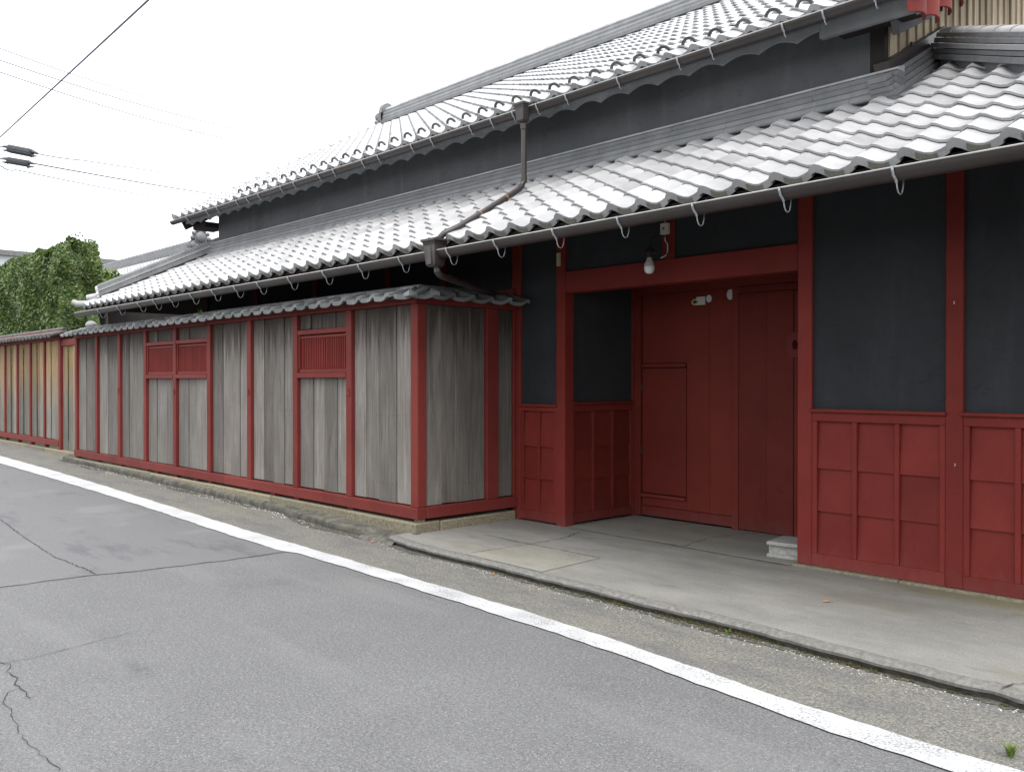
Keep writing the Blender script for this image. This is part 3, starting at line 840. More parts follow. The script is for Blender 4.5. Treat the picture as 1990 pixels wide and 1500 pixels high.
# stickers on the gate above the wicket
def disc(cx, cz, rx, rz, y0, y1, n=14): return MB().prism([(cx + rx * math.cos(2 * math.pi * k / n), cz + rz * math.sin(2 * math.pi * k / n)) for k in range(n)], y0, y1, 'y')
disc(-5.846, 2.476, .052, .036, GY + .011, GY + .015).build('sticker', M['sticker_yellow'], gw, label='small yellow oval sticker')
s_ = disc(-5.846, 2.476, .034, .018, GY + .009, GY + .0108).build('sticker_print', M['iron'], gw, label='dark marks inside the yellow oval sticker')
MB().box(-5.83, -5.715, GY + .009, GY + .015, 2.44, 2.53).build('sticker', M['sticker_white'], gw, label='square grey-white plate sticker')
disc(-5.665, 2.502, .036, .042, GY + .009, GY + .015).build('sticker', M['sticker_white'], gw, label='small round white sticker')
disc(-5.394, 2.528, .042, .058, GY + .009, GY + .015).build('sticker', M['sticker_white'], gw, label='larger oval white sticker')
# small fittings on the front
jb = hbox('junction_box', -5.375, -5.285, Y0 - .035, Y0 + .012, 3.03, 3.14, M['ivory'], house, c=.006)
disc(-5.33, 3.085, .012, .012, Y0 - .037, Y0 - .0352, 10).build('knockout', M['black'], jb)
MB().tube([(-5.33, Y0 - .01, 3.03), (-5.33, Y0 - .01, 2.97), (-5.30, Y0 - .01, 2.93), (-5.30, Y0 - .01, 2.86), (-5.315, Y0 - .02, 2.82), (-5.37, Y0 - .03, 2.80)], .006, 6).build('conduit', M['bulb_neck'], house)
MB().tube([(-5.33, Y0 - .01, 3.14), (-5.33, Y0 - .012, 3.3)], .006, 6).build('conduit', M['bulb_neck'], house)
tg = MB().box(-6.80, -6.745, Y0 - .02, Y0 - .001, 2.855, 3.0, c=.004).build('wooden_tag', M['rawwood'], house)
MB().box(-6.785, -6.76, Y0 - .027, Y0 - .021, 2.87, 2.98, c=.002).build('tag_batten', M['rawwood'], tg)
# crack-like chips on the mid post
for (px, pz) in ((-2.63, 2.18), (-2.62, .95)):
    MB().box(px, px + .006, Y0 - .0012, Y0 + .001, pz, pz + .022).build('paint_chip', M['rim'], house)

# ---- lower roof
YE, ZE, S1 = 5.44, 2.945, .545
A1 = math.atan(S1); C1, SI1 = math.cos(A1), math.sin(A1)
XL, XRt = -17.30, -.48
PH1 = -4.380          # left edge of one tile column
YW = 7.10
lower = MB()
# sheathing under the tiles: front slope, hips and the part beside the gable
def zpl(y, off=0.): return ZE + S1 * (y - YE) + off
sh = [(XL + .05, YE + .05), (XRt - .05, YE + .05), (XRt - 2.9, YE + 2.9), (-3.3, YE + 2.9), (-3.3, 7.4), (-15.0, 7.4), (XL + 1.95, YE + 1.96)]
n_ = len(sh)
vs = [(x, y, zpl(y, -.035)) for x, y in sh] + [(x, y, zpl(y, -.075)) for x, y in sh]
lower.add(vs, [tuple(range(n_)), tuple(range(2 * n_ - 1, n_ - 1, -1))] + [(i, (i + 1) % n_, n_ + (i + 1) % n_, n_ + i) for i in range(n_)])
lr = lower.build('lower_roof', M['dark'], house)
hbox('fascia_board', XL + .1, XRt - .1, YE + .115, YE + .145, ZE - .06, ZE - .0, M['red_deep'], lr)
cellL = [(Vector((XL, YE, 0)), Vector((-1, 1, 0)).normalized())]          # keep the side right of the left hip
cellR = [(Vector((XRt, YE, 0)), Vector((1, 1, 0)).normalized())]
wall_cut = []
tiles, cut = [], []
i0 = int(math.floor((XL - PH1) / P_)) - 1; i1 = int(math.ceil((XRt - PH1) / P_)) + 1
for i in range(i0, i1):
    x0 = PH1 + i * P_
    for j in range(0, 14):
        y = YE + j * EXPO * C1; z = ZE + j * EXPO * SI1
        yc = y + .13; xc = x0 + P_ / 2
        ymax = YW if xc < -3.2 else 9.0
        if y > ymax: break
        M4 = Matrix.Translation((x0, y, z + random.uniform(-.0015, .0015))) @ Matrix.Rotation(A1 + random.uniform(-.004, .004), 4, 'X') @ Matrix.Rotation(random.uniform(-.004, .004), 4, 'Z')
        dl = (xc - XL) - (yc - YE); dr = (XRt - xc) - (yc - YE)
        if dl < -.45 or dr < -.45: continue
        me = EAVE_TILE if j == 0 else ROOF_TILE
        if dl < .42 or dr < .42: cut.append((me, M4, j))
        else: tiles.append((math.hypot(xc, yc), me, M4, j, x0))
for me, M4, j in cut:
    m2 = clipped(me, M4, cellL + cellR, 'roof_tile_cut')
    if m2: link('eave_tile' if j == 0 else 'roof_tile', m2, lr)
tiles.sort(key=lambda t: t[0])
cnt = 0; rest = []
for d, me, M4, j, x0 in tiles:
    if j == 0:
        o = link('eave_tile', me, lr); o.matrix_local = M4
    elif cnt < 255 and -7.5 < 1e9:
        o = link('roof_tile', me, lr); o.matrix_local = M4; cnt += 1
    else: rest.append(M4)
joined(ROOF_TILE, rest, 'roof_tile_field', lr, kind='stuff')
# hip slopes at both ends
def hip_slope(xe, sgn):
    ms = []
    for i in range(0, 36):
        for j in range(0, 9):
            v = j * EXPO; y0 = YE + i * P_
            if (y0 - YE) < (v + .28) * C1 - .02: continue
            # slope rises away from the end wall
            B = Matrix.Translation((xe - sgn * v * C1, y0 if sgn > 0 else y0 + P_, ZE + v * SI1)) @ Matrix.Rotation(R(90) * sgn, 4, 'Z') @ Matrix.Rotation(A1, 4, 'X')
            ms.append(B)
    joined(ROOF_TILE, ms, 'hip_tile_field', lr, kind='stuff')
hip_slope(XRt, 1); hip_slope(XL, -1)
def hip_sheath(xe, sgn):
    a = [(xe - sgn * .05, YE + .06), (xe - sgn * .05, 15.8), (xe - sgn * 2.0, 15.8), (xe - sgn * 2.0, YE + 2.01)]
    z = lambda x: ZE + S1 * abs(x - xe)
    vs = [(x, y, z(x) - .04) for x, y in a] + [(x, y, z(x) - .08) for x, y in a]
    MB().add(vs, [(0, 1, 2, 3), (7, 6, 5, 4)] + [(i, (i + 1) % 4, 4 + (i + 1) % 4, 4 + i) for i in range(4)]).build('hip_sheathing', M['dark'], lr)
hip_sheath(XRt, 1); hip_sheath(XL, -1)

# stacked ridge-tile courses (noshi)
def course_run(mb, L, prof_fn, seg=.30, jit=.0015, M4=None):
    x = 0.; k = 0
    off = random.uniform(.1, .28)
    cuts = [0.] + list(np.arange(off, L, seg)) + [L]
    for a, b in zip(cuts[:-1], cuts[1:]):
        if b - a < .01: continue
        j = random.uniform(-jit, jit)
        prof_fn(mb, a + .0012, b - .0012, j, M4)
# flashing along the front of the upper wall
def flash(x0, x1):
    zs = [3.852, 3.910, 3.966, 4.022, 4.074]
    ys = [7.028, 7.052, 7.072, 7.090]
    for k in range(4):
        mb = MB()
        course_run(mb, x1 - x0, lambda m_, a, b, j, T, k=k: m_.prism([(ys[k] + j, zs[k]), (ys[k] + j - .006, zs[k] + .012), (ys[k] + j + .004, zs[k + 1] - .004), (7.22, zs[k + 1] - .002), (7.22, zs[k])], x0 + a, x0 + b, 'x'))
        mb.build('flashing_course', M['noshi'], lr, kind='stuff')
    MB().prism([(7.085, 4.074), (7.080, 4.090), (7.21, 4.135), (7.21, 4.074)], x0, x1, 'x').build('flashing_cap', M['tile_up'], lr)
    MB().box(x0, x1, 7.10, 7.20, 3.72, 3.850).build('flashing_bed', M['soffit'], lr)
flash(-15.60, -3.06)
# flashing climbing the gable wall
def slopeframe(o, along, across):
    a = Vector(along).normalized(); c = Vector(across).normalized(); u = a.cross(c)
    if u.z < 0: u = -u
    return Matrix(((a.x, c.x, u.x, o[0]), (a.y, c.y, u.y, o[1]), (a.z, c.z, u.z, o[2]), (0, 0, 0, 1)))
TG = slopeframe((-3.2, 7.045, zpl(7.045)), (0, 1, .515), (1, 0, 0))
offs = [.150, .130, .112, .096]; zz = [.030, .075, .117, .158, .198]
for k in range(4):
    mb = MB()
    course_run(mb, 1.45, lambda m_, a, b, j, T, k=k: m_.box(a, b, -.05, offs[k] + j, zz[k], zz[k + 1] - .003, M=TG, c=.003))
    mb.build('flashing_course', M['noshi'], lr, kind='stuff')
MB().box(.16, 1.45, -.05, .075, .198, .285, M=TG, c=.004).build('flashing_board', M['gutter'], lr)
MB().box(-.02, 1.30, -.05, .14, -.03, .033, M=TG).build('flashing_bed', M['soffit'], lr)

def hip_ridge(xe, sgn, t0, t1, mat_layers, name='hip_ridge', hs=1.0, cap=None):
    # rises from the eave corner towards the main wall
    o = (xe - sgn * t0, YE + t0, zpl(YE + t0))
    along = (-sgn, 1, S1); across = (1, sgn, 0)
    T = slopeframe(o, along, across)
    L = (t1 - t0) * math.sqrt(2 + S1 * S1)
    r = thing_part(name)
    hw = [.150, .138, .126, .120, .108]
    z = [.030 + hs * q for q in (0, .055, .100, .148, .196, .242)]
    for k in range(5):
        mb = MB()
        ext = .02 if k == 2 else 0
        course_run(mb, L, lambda m_, a, b, j, T_, k=k: m_.box(a, b, -hw[k] - ext + j, hw[k] + ext + j, z[k], z[k + 1] - .005, M=T, c=.003))
        mb.build('ridge_course', mat_layers[k], r, kind='stuff')
    MB().box(0, L, -.09, .09, -.06, .03, M=T).build('ridge_bed', M['soffit'], r)
    n = int(L / .235); d = L / n
    for i in range(n):
        mbc = MB(); m = 10
        vs, fs = [], []
        for s, rad in ((0, .100), (d * 1.04, .086)):
            for q in range(m + 1):
                th = math.pi * q / m
                vs.append((i * d + s, rad * math.cos(th), z[5] - .004 + rad * (.78 if hs == 1 else .5) * math.sin(th)))
        for s, rad in ((0.002, .086), (d * 1.04, .072)):
            for q in range(m + 1):
                th = math.pi * q / m
                vs.append((i * d + s, rad * math.cos(th), z[5] - .004 + rad * (.78 if hs == 1 else .5) * math.sin(th)))
        w = m + 1
        for q in range(m):
            fs.append((q, q + 1, w + q + 1, w + q)); fs.append((2 * w + q, 2 * w + q + 1, q + 1, q))
        mbc.add(vs, fs, M=T).build('ridge_cap_tile', cap or M['tile'], r, smooth=True)
    return T, L, r
NL = [M['noshi'], M['noshi'], M['noshi_pale'], M['noshi'], M['noshi']]
hip_ridge(XRt, 1, .12, 2.58, NL, hs=.9)
TL, LL, hl = hip_ridge(XL, -1, .30, 1.92, [M['noshi'], M['noshi'], M['noshi_pale'], M['noshi'], M['noshi']], hs=.80, cap=M['noshi'])
def onigawara(T, parent, s=1.0, lobes=5, mat=None, name='ridge_end_tile', fancy=False):
    mb = MB()
    mb.box(-.07 * s, 0, -.17 * s, .17 * s, -.02, .26 * s, M=T, c=.01)
    mb.tube([(-.10 * s, 0, .28 * s), (.02, 0, .28 * s)], [.135 * s, .135 * s], 14, M=T)
    mb.sphere((-.10 * s, 0, .28 * s), (.05 * s, .11 * s, .11 * s), M=T)
    for sg in (-1, 1):
        mb.tube([(-.085 * s, sg * .15 * s, .12 * s), (.0, sg * .15 * s, .12 * s)], .095 * s, 12, M=T)
        mb.sphere((-.09 * s, sg * .15 * s, .12 * s), (.04 * s, .07 * s, .07 * s), M=T)
        mb.sphere((-.06 * s, sg * .20 * s, .02), (.05 * s, .07 * s, .05 * s), M=T)
        if fancy:
            for q in range(5):
                an = R(20 + 35 * q)
                mb.sphere((-.09 * s, sg * (.02 + .15 * math.sin(an)) * s, (.26 - .16 * math.cos(an)) * s), (.035 * s, .045 * s, .045 * s), 8, 5, M=T)
    return mb.build(name, mat or M['noshi'], parent, smooth=True)
onigawara(TL, hl, .62, mat=M['tile'])
# upturned corner tile at the left eave corner
TLc = slopeframe((XL, YE, ZE), (1, 1, .05), (1, -1, 0))
MB().tube([(-.16, 0, .10), (-.06, 0, .055), (.10, 0, .05), (.34, 0, .14)], [.050, .062, .066, .06], 12, M=TLc).build('corner_tile', M['tile'], hl, smooth=True)
MB().tube([(.12, 0, .16), (.36, 0, .20)], [.06, .055], 12, M=TLc).build('corner_tile', M['tile'], hl, smooth=True)

# ---- upper storey
YR_ = 11.40
hbox('plaster_wall', -15.42, -3.25, 7.20, 7.30, 3.7, 4.79, M['plaster_up'], c=0)
MB().prism([(7.30, 3.7), (15.5, 3.7), (15.5, 4.78), (YR_, 7.05), (7.30, 4.78)], -15.42, -15.32, 'x').build('plaster_wall', M['plaster_up'], house)
hbox('corner_post', -3.33, -3.205, 7.175, 7.24, 4.10, 4.72, M['dark'], c=.005)
YU, ZU, S2 = 6.68, 4.552, .562
A2 = math.atan(S2); C2, SI2 = math.cos(A2), math.sin(A2)
XUL, XUR, YR = -16.12, -2.70, 11.40
PH2 = -5.345
zr = lambda y, off=0.: ZU + S2 * (y - YU) + off
mb = MB()
for y0, y1, f in ((YU + .06, YR, 1), (2 * YR - YU - .06, YR, -1)):
    vs = []
    for o_ in (-.035, -.08):
        for x in (XUL + .04, XUR - .04):
            for y in (y0, y1):
                yy = y if f > 0 else 2 * YR - y
                vs.append((x, y, zr(yy, o_)))
    mb.add(vs, [(0, 1, 3, 2), (4, 6, 7, 5), (0, 4, 5, 1), (2, 3, 7, 6), (0, 2, 6, 4), (1, 5, 7, 3)])
ur = mb.build('upper_roof', M['dark'], house)
up_objs, up_rest = 0, []
ni0 = int(round((XUL - PH2) / P_)); ni1 = int(round((XUR - PH2) / P_))
UPT = []
for i in range(ni0, ni1):
    x0 = PH2 + i * P_
    for j in range(0, 23):
        y = YU + j * EXPO * C2; z = ZU + j * EXPO * SI2
        if y > YR - .06: break
        M4 = Matrix.Translation((x0, y, z + random.uniform(-.002, .002))) @ Matrix.Rotation(A2 + random.uniform(-.004, .004), 4, 'X')
        if j == 0: link('eave_tile', EAVE_TILE_UP, ur).matrix_local = M4
        else: UPT.append((math.hypot(x0, y), M4))
        if j == 1 and i >= ni0 + 7 and i < ni1 - 0:   # snow-guard hoop standing on the second course
            sg = MB(); n = 9; vs = []; fs = []
            cx, w_, h_ = .06 + P_ * .28, .088, .088
            for yy in (.012, .030):
                for rr in (1.0, .70):
                    for q in range(n + 1):
                        th = math.pi * q / n
                        vs.append((cx + w_ * rr * math.cos(th), yy, .030 + h_ * rr * math.sin(th)))
            w1 = n + 1
            for q in range(n):
                fs += [(q, q + 1, w1 + q + 1, w1 + q), (2 * w1 + q, 3 * w1 + q, 3 * w1 + q + 1, 2 * w1 + q + 1), (q, 2 * w1 + q, 2 * w1 + q + 1, q + 1), (w1 + q, w1 + q + 1, 3 * w1 + q + 1, 3 * w1 + q)]
            if 'SG' not in globals(): SG = sg.add(vs, fs).mesh('snow_guard', M['tile_dark'], True)
            link('snow_guard', SG, ur).matrix_local = M4
UPT.sort(key=lambda t: t[0])
joined(ROOF_TILE_UP, [m for _, m in UPT], 'roof_tile_field', ur, kind='stuff')
# rear slope, never seen from the street: one sheet of tiles
ms = []
for i in range(0, 46):
    for j in range(0, 23, 1):
        yb = 2 * YR - YU - j * EXPO * C2
        if yb < YR + .06: break
        ms.append(Matrix.Translation((XUL + (i + 1) * P_, yb, ZU + j * EXPO * SI2)) @ Matrix.Rotation(math.pi, 4, 'Z') @ Matrix.Rotation(A2, 4, 'X'))
joined(ROOF_TILE_UP, ms, 'rear_tile_field', ur, kind='stuff')
# verge: cover tiles and boards on both gable edges
for xv, sg in ((XUL, -1), (XUR, 1)):
    T = slopeframe((xv, YU, ZU), (0, 1, S2), (1, 0, 0))
    Lv = (YR - YU) * math.sqrt(1 + S2 * S2)
    n = 20; d = Lv / n
    for i in range(n):
        MB().tube([(i * d, sg * .0, .040), ((i + 1) * d + .01, 0, .034)], [.068, .058], 10, M=T).build('verge_tile', M['tile_up'], ur, smooth=True)
    MB().box(.05, Lv, -sg * .10 - .02, -sg * .10 + .02, -.25, -.04, M=T, c=.004).build('verge_board', M['gutter'] if sg < 0 else M['soffit'], ur)
# main ridge
rd = thing_part('main_ridge')
zb = zr(YR) - .02
TRg = Matrix.Translation((XUL + .04, YR, zb))
LR = XUR - XUL - .08
hw = [.19, .165, .155, .148, .141, .134, .128]
zz2 = [.0, .06, .098, .136, .174, .212, .250, .288]
for k in range(7):
    mb = MB()
    course_run(mb, LR, lambda m_, a, b, j, T_, k=k: m_.box(a, b, -hw[k] + j, hw[k] + j, zz2[k], zz2[k + 1] - .004, M=TRg))
    mb.build('ridge_course', M['noshi_pale'] if k % 2 else M['noshi'], rd, kind='stuff')
n = int(LR / .27); d = LR / n
for i in range(n):
    MB().tube([(i * d, 0, .30), (i * d + d * .97, 0, .296)], [.088, .078], 10, M=TRg).build('ridge_cap_tile', M['tile_up'], rd, smooth=True)
for xx_, sg in ((XUL + .04, 1), (XUR - .04, -1)):
    T = slopeframe((xx_, YR, zb), (sg, 0, 0), (0, 1, 0))
    onigawara(T, rd, 1.15, mat=M['noshi'])
# wavy plastered eave soffit under the upper gutter
def soffit():
    vs, fs = [], []
    xs = np.arange(-15.9, -3.55, .03)
    def wave(x):
        u = ((x + 5.576) / .36) % 1.0
        a = abs(u - 0) if u < .5 else abs(1 - u)    # 0 at the low point
        return 4.392 + .05 * math.sin(math.pi * min(1, a * 2) * .5) ** .8 + .004 * math.sin(x * 9)
    for x in xs:
        w = wave(x)
        vs += [(x, 6.80, 4.58), (x, 6.80, w + .010), (x, 6.808, w), (x, 6.835, w + .012), (x, 6.90, 4.53)]
    for i in range(len(xs) - 1):
        for k in range(4): fs.append((i * 5 + k, i * 5 + k + 1, (i + 1) * 5 + k + 1, (i + 1) * 5 + k))
    return MB().add(vs, fs)
soffit().build('plastered_eave', M['soffit'], ur, smooth=True)
MB().box(-3.58, XUR - .06, 6.80, 6.86, 4.378, 4.60, c=.006).build('eave_board', M['soffit'], ur)
MB().box(-3.56, XUR - .06, 6.862, 7.196, 4.47, 4.50).build('eave_board', M['dark'], ur)
MB().box(-15.95, -15.44, 6.95, 7.35, 4.36, 4.46, c=.01).build('eave_bracket', M['dark'], ur)
# gable wall with bleached boards, facing the right
gb = MB().prism([(7.25, 3.7), (15.4, 3.7), (15.4, 4.75), (YR, 7.0), (7.25, 4.75)], -3.24, -3.215, 'x').build('gable_wall', M['dark'], house)
y = 7.245; bi = 0
while y < 14.9:
    w = random.choice([.155, .165, .17, .18])
    top = zr(min(y + w, 2 * YR - y) if y > YR else y) - .09
    if top > 4.2:
        MB().box(-3.214, -3.196 + random.uniform(0, .005), y + .002, y + w - .004, 3.95, top, c=.003).build('board', M['gable_board'], gb)
    MB().box(-3.205, -3.172, y + w - .018, y + w + .012, 3.95, top, c=.003).build('batten', M['gable_board'], gb) if top > 4.2 else None
    y += w
# red verge boards hanging from the roof edge at the gable, stepped up the slope
for i in range(14):
    yy = 6.60 + i * .243
    t = zr(yy) - .04
    lowz = (4.30, 4.345, 4.475, 4.61)[i] if i < 4 else 4.61 + (i - 3) * .134
    n = 6; vs, fs = [], []
    for k in range(n + 1):
        u = k / n
        bx0 = -2.765 + .05 * math.sin(math.pi * u) ** .7 + .012 * u
        ylo = yy + u * .240
        for X_ in (bx0, bx0 - .02):
            vs += [(X_, ylo, lowz + .012 * math.sin(math.pi * u)), (X_, ylo, t + u * .13)]
    for k in range(n):
        a = k * 4; b_ = a + 4
        fs += [(a, b_, b_ + 1, a + 1), (a + 2, a + 3, b_ + 3, b_ + 2), (a, a + 2, b_ + 2, b_), (a + 1, b_ + 1, b_ + 3, a + 3)]
    fs += [(0, 1, 3, 2), (n * 4, n * 4 + 2, n * 4 + 3, n * 4 + 1)]
    MB().add(vs, fs).build('verge_shingle', M['red_wood'], ur, smooth=True)
# grey purlin end / soffit under the gable overhang
MB().box(.25, .98, -.03, .03, .0, .14, M=slopeframe((-3.10, 6.92, 4.262), (0, 1, .48), (1, 0, 0)), c=.006).build('purlin', M['soffit'], ur)
# iron bracket on the gable wall
MB().tube([(-3.19, 7.30, 4.25), (-3.15, 7.31, 4.255), (-3.15, 7.54, 4.36), (-3.15, 7.56, 4.43)], .012, 6).build('iron_hook', M['iron'], house)

# ---- rain gutters
def gutter(name, x0, x1, y, zf, r, hooks, deep):
    xs = np.linspace(x0, x1, 48)
    n = 12; vs, fs = [], []
    for x in xs:
        for rad in (r, r - .005):
            for k in range(n + 1):
                th = math.pi + math.pi * k / n
                vs.append((x, y + rad * math.cos(th), zf(x) + rad * math.sin(th) * 1.05))
    w = n + 1
    for i in range(len(xs) - 1):
        a = i * 2 * w; b_ = a + 2 * w
        for k in range(n):
            fs.append((a + k, b_ + k, b_ + k + 1, a + k + 1)); fs.append((a + w + k, a + w + k + 1, b_ + w + k + 1, b_ + w + k))
        fs.append((a, a + w, b_ + w, b_)); fs.append((a + n, b_ + n, b_ + w + n, a + w + n))
    for a in (0, (len(xs) - 1) * 2 * w): fs.append(tuple(a + k for k in range(w)))
    g = MB().add(vs, fs).build(name, M['gutter'], house, smooth=True)
    MB().tube([(x, y - r - .002, zf(x) + .002) for x in xs], .0055, 6).build('gutter_rim', M['rim'], g, smooth=True)
    for hx in hooks:
        z = zf(hx); f = y - r
        if deep:
            p1 = [(hx, f - .010, z + .006), (hx, f - .012, z - .015), (hx, f + .004, z - .045), (hx + .003, f + .030, z - .066), (hx + .004, f + .040, z - .085)]
            p2 = [(hx + .004, f + .040, z - .082), (hx + .005, f + .046, z - .115), (hx + .006, f + .062, z - .142), (hx + .007, f + .085, z - .150), (hx + .008, f + .108, z - .138), (hx + .008, f + .122, z - .10), (hx + .008, f + .128, z - .05), (hx + .008, f + .15, z + .05)]
        else:
            p1 = [(hx, f - .009, z + .006), (hx, f - .010, z - .015), (hx, f + .004, z - .042), (hx + .002, f + .024, z - .060)]
            p2 = [(hx + .002, f + .024, z - .058), (hx + .003, f + .028, z - .085), (hx + .004, f + .045, z - .10), (hx + .004, f + .09, z - .07), (hx + .004, f + .12, z - .02)]
        b1 = MB().tube(p1, [.0085] * len(p1), 6); b1.tube(p2, .0045, 6)
        b1.build('gutter_bracket', M['zinc'], g, smooth=True)
    return g
H1 = [-1.58, -2.33, -3.08, -3.77, -4.47, -5.17, -5.9, -6.57, -7.33, -8.06, -8.78, -9.56, -10.33, -10.96, -11.62, -12.32, -13.04, -13.66, -14.28, -15.18, -16.11]
gutter('gutter', -17.35, -.45, 5.40, lambda x: 2.882 - .0062 * abs(x + .5) * (1 if x > -9 else 0) - (0 if x > -9 else .0527) + .006, .068, H1, True)
H2 = [-3.02, -3.43, -3.78, -4.47, -4.82, -5.52, -6.2, -6.62, -6.98, -7.33, -7.69, -8.4, -8.79, -9.5, -9.86, -10.56, -10.94, -11.63, -12.01, -12.71, -13.09, -13.44, -14.15, -14.54, -15.35]
gutter('gutter', -16.08, XUR + .02, 6.63, lambda x: 4.505 - .004 * abs(x + 2.7) * (1 if x > -6.77 else 0) - (0 if x > -6.77 else .0163 - .002 * 0), .055, H2, False)
# collector boxes and down pipes
def collector(x, y, z0, z1, w, d, fancy):
    mb = MB()
    prof = [(1.30, z1), (1.30, z1 - .02), (1.12, z1 - .03), (1.0, z1 - .06), (.95, (z0 + z1) / 2), (.80, z0 + .02), (.62, z0)]
    vs, fs = [], []
    for s, z in prof:
        vs += [(x - w * s, y - d * s, z), (x + w * s, y - d * s, z), (x + w * s, y + d * s, z), (x - w * s, y + d * s, z)]
    for i in range(len(prof) - 1):
        for k in range(4): fs.append((i * 4 + k, i * 4 + (k + 1) % 4, (i + 1) * 4 + (k + 1) % 4, (i + 1) * 4 + k))
    fs += [(0, 1, 2, 3), tuple((len(prof) - 1) * 4 + k for k in range(4))]
    mb.add(vs, fs)
    if fancy: mb.box(x - w * .35, x + w * .35, y - d * 1.06, y - d * .7, z0 + .015, z1 - .06, c=.006)
    return mb
dp = collector(-6.80, 6.555, 4.33, 4.53, .062, .055, False).build('downpipe', M['gutter'], house)
zt = lambda y: zpl(y, .085)
MB().tube([(-6.80, 6.57, 4.335), (-6.80, 6.57, 4.2), (-6.80, 6.57, 3.72), (-6.795, 6.54, 3.66), (-6.78, 6.47, zt(6.47) + .01), (-6.72, 6.0, zt(6.0)), (-6.66, 5.55, zt(5.55)), (-6.70, 5.40, zt(5.40) + .005), (-6.73, 5.36, zt(5.36) - .03), (-6.73, 5.36, 2.98)], .031, 10).build('pipe', M['gutter'], dp, smooth=True)
MB().tube([(-6.80, 6.57, 4.32), (-6.80, 6.57, 4.26)], .038, 10).build('collar', M['gutter'], dp, smooth=True)
MB().tube([(-6.80, 6.57, 3.75), (-6.80, 6.57, 3.70)], .036, 10).build('collar', M['gutter'], dp, smooth=True)
for yy in (6.27, 5.86):
    xx_ = float(np.interp(yy, [5.55, 6.0, 6.47], [-6.66, -6.72, -6.78]))
    MB().tube([(xx_ + .001, yy - .008, zt(yy) - .0045), (xx_ - .001, yy + .008, zt(yy) + .0045)], .035, 10).build('wire_tie', M['copper'], dp, smooth=True)
collector(-6.80, 5.375, 2.70, 2.965, .085, .075, True).build('downpipe_head', M['gutter'], dp)
MB().tube([(-6.80, 5.40, 2.71), (-6.80, 5.40, 2.66), (-6.80, 5.42, 2.635), (-6.82, 5.48, 2.62), (-7.2, 6.25, 2.59), (-7.60, 7.0, 2.56)], .034, 10).build('pipe', M['gutter'], dp, smooth=True)

# ------------------------------------------------------------------ the lamp and the block at the gate
lamp = thing('light_bulb', 'bare white light bulb in a dark socket hanging in front of the red gate lintel', 'lamp')
BX, BY, BZ = -5.35, 6.85, 2.70
MB().lathe([(.0, -.072), (.020, -.070), (.038, -.058), (.048, -.036), (.050, -.014), (.0495, -.004)], (BX, BY, BZ), 18).build('bulb', M['whitebulb'], lamp, smooth=True)
MB().lathe([(.0495, -.004), (.044, .022), (.032, .052), (.022, .076), (.019, .09)], (BX, BY, BZ), 18).build('bulb_collar', M['bulb_neck'], lamp, smooth=True)
MB().lathe([(.0, .15), (.024, .148), (.028, .13), (.028, .085), (.016, .083), (0, .083)], (BX, BY, BZ), 14).build('socket', M['iron'], lamp, smooth=True)
MB().lathe([(.012, .19), (.06, .15), (.072, .125), (.066, .122), (.02, .165), (.01, .18)], (BX, BY, BZ), 16).build('lamp_shade', M['iron'], lamp, smooth=True)
MB().tube([(BX, BY, BZ + .15), (BX, BY, BZ + .24), (BX + .01, BY + .06, BZ + .30), (BX + .02, BY + .24, BZ + .31)], .009, 6).build('lamp_arm', M['iron'], lamp, smooth=True)

blk = thing('concrete_block', 'pale hollow concrete block lying flat beside the foot of the right gate post', 'block')
TB = Matrix.Translation((-4.12, 7.40, .0)) @ Matrix.Rotation(R(8), 4, 'Z')
mb = MB()
# a hollow block lying on its side: two face shells and webs with three cores open to the right
L2, W2, Hh = .19, .195, .052
mb.box(-L2, L2, -W2, W2, .004, .040, c=.008, M=TB); mb.box(-L2, L2, -W2, W2, .115, .150, c=.008, M=TB)
for a, b_ in ((-W2 + .040, -W2 + .075), (-.065, -.035), (.035, .065), (W2 - .075, W2 - .040)):
    mb.box(-L2 + .01, L2 - .01, a, b_, .036, .119, M=TB, c=.0)
mb.build('block_body', M['cblock'], blk)

# ------------------------------------------------------------------ the board fence
YF = 5.66
fence = thing('board_fence', 'near grey board fence with red posts, barred windows and a small tiled roof', 'fence')
def fbox(name, x0, x1, y0, y1, z0, z1, mat, parent=None, c=.004, **kw):
    return MB().box(x0, x1, y0, y1, z0, z1, c=c).build(name, mat, parent or fence, **kw)
FP = [-18.36, -17.22, -16.07, -14.885, -13.685, -12.47, -11.22, -9.99, -8.77]
for x in FP:
    fbox('post', x - .056, x + .056, YF, YF + .09, .262, 2.412, M['red_wood'], c=.006)
    fbox('spacer', x - .06, x + .06, YF + .02, YF + .10, .105, .142, M['red_wood'])
for x in (-14.45, -12.95, -10.6):
    fbox('spacer', x - .06, x + .06, YF + .02, YF + .10, .105, .142, M['red_wood'])
fbox('corner_post', -7.585, -7.46, YF, YF + .125, .262, 2.412, M['red_wood'], c=.008)
fbox('spacer', -7.56, -7.47, YF + .03, YF + .11, .105, .142, M['granite'])
# bottom rail in scarfed lengths, top beam
for a, b_ in ((-18.42, -15.1), (-15.098, -11.95), (-11.948, -9.3), (-9.298, -7.448)):
    fbox('bottom_rail', a, b_, YF - .016, YF + .115, .142, .262, M['red_wood'], c=.006)
fbox('bottom_rail', -7.575, -7.445, YF + .116, Y0 - .002, .142, .262, M['red_wood'], c=.006)
fbox('top_beam', -18.42, -7.452, YF - .02, YF + .12, 2.413, 2.53, M['red_wood'], c=.006)
fbox('top_beam', -7.58, -7.452, YF + .121, Y0 - .002, 2.413, 2.53, M['red_wood'], c=.006)
fbox('post', -7.56, -7.462, 6.638, 6.815, .262, 2.412, M['red_wood'], c=.006)
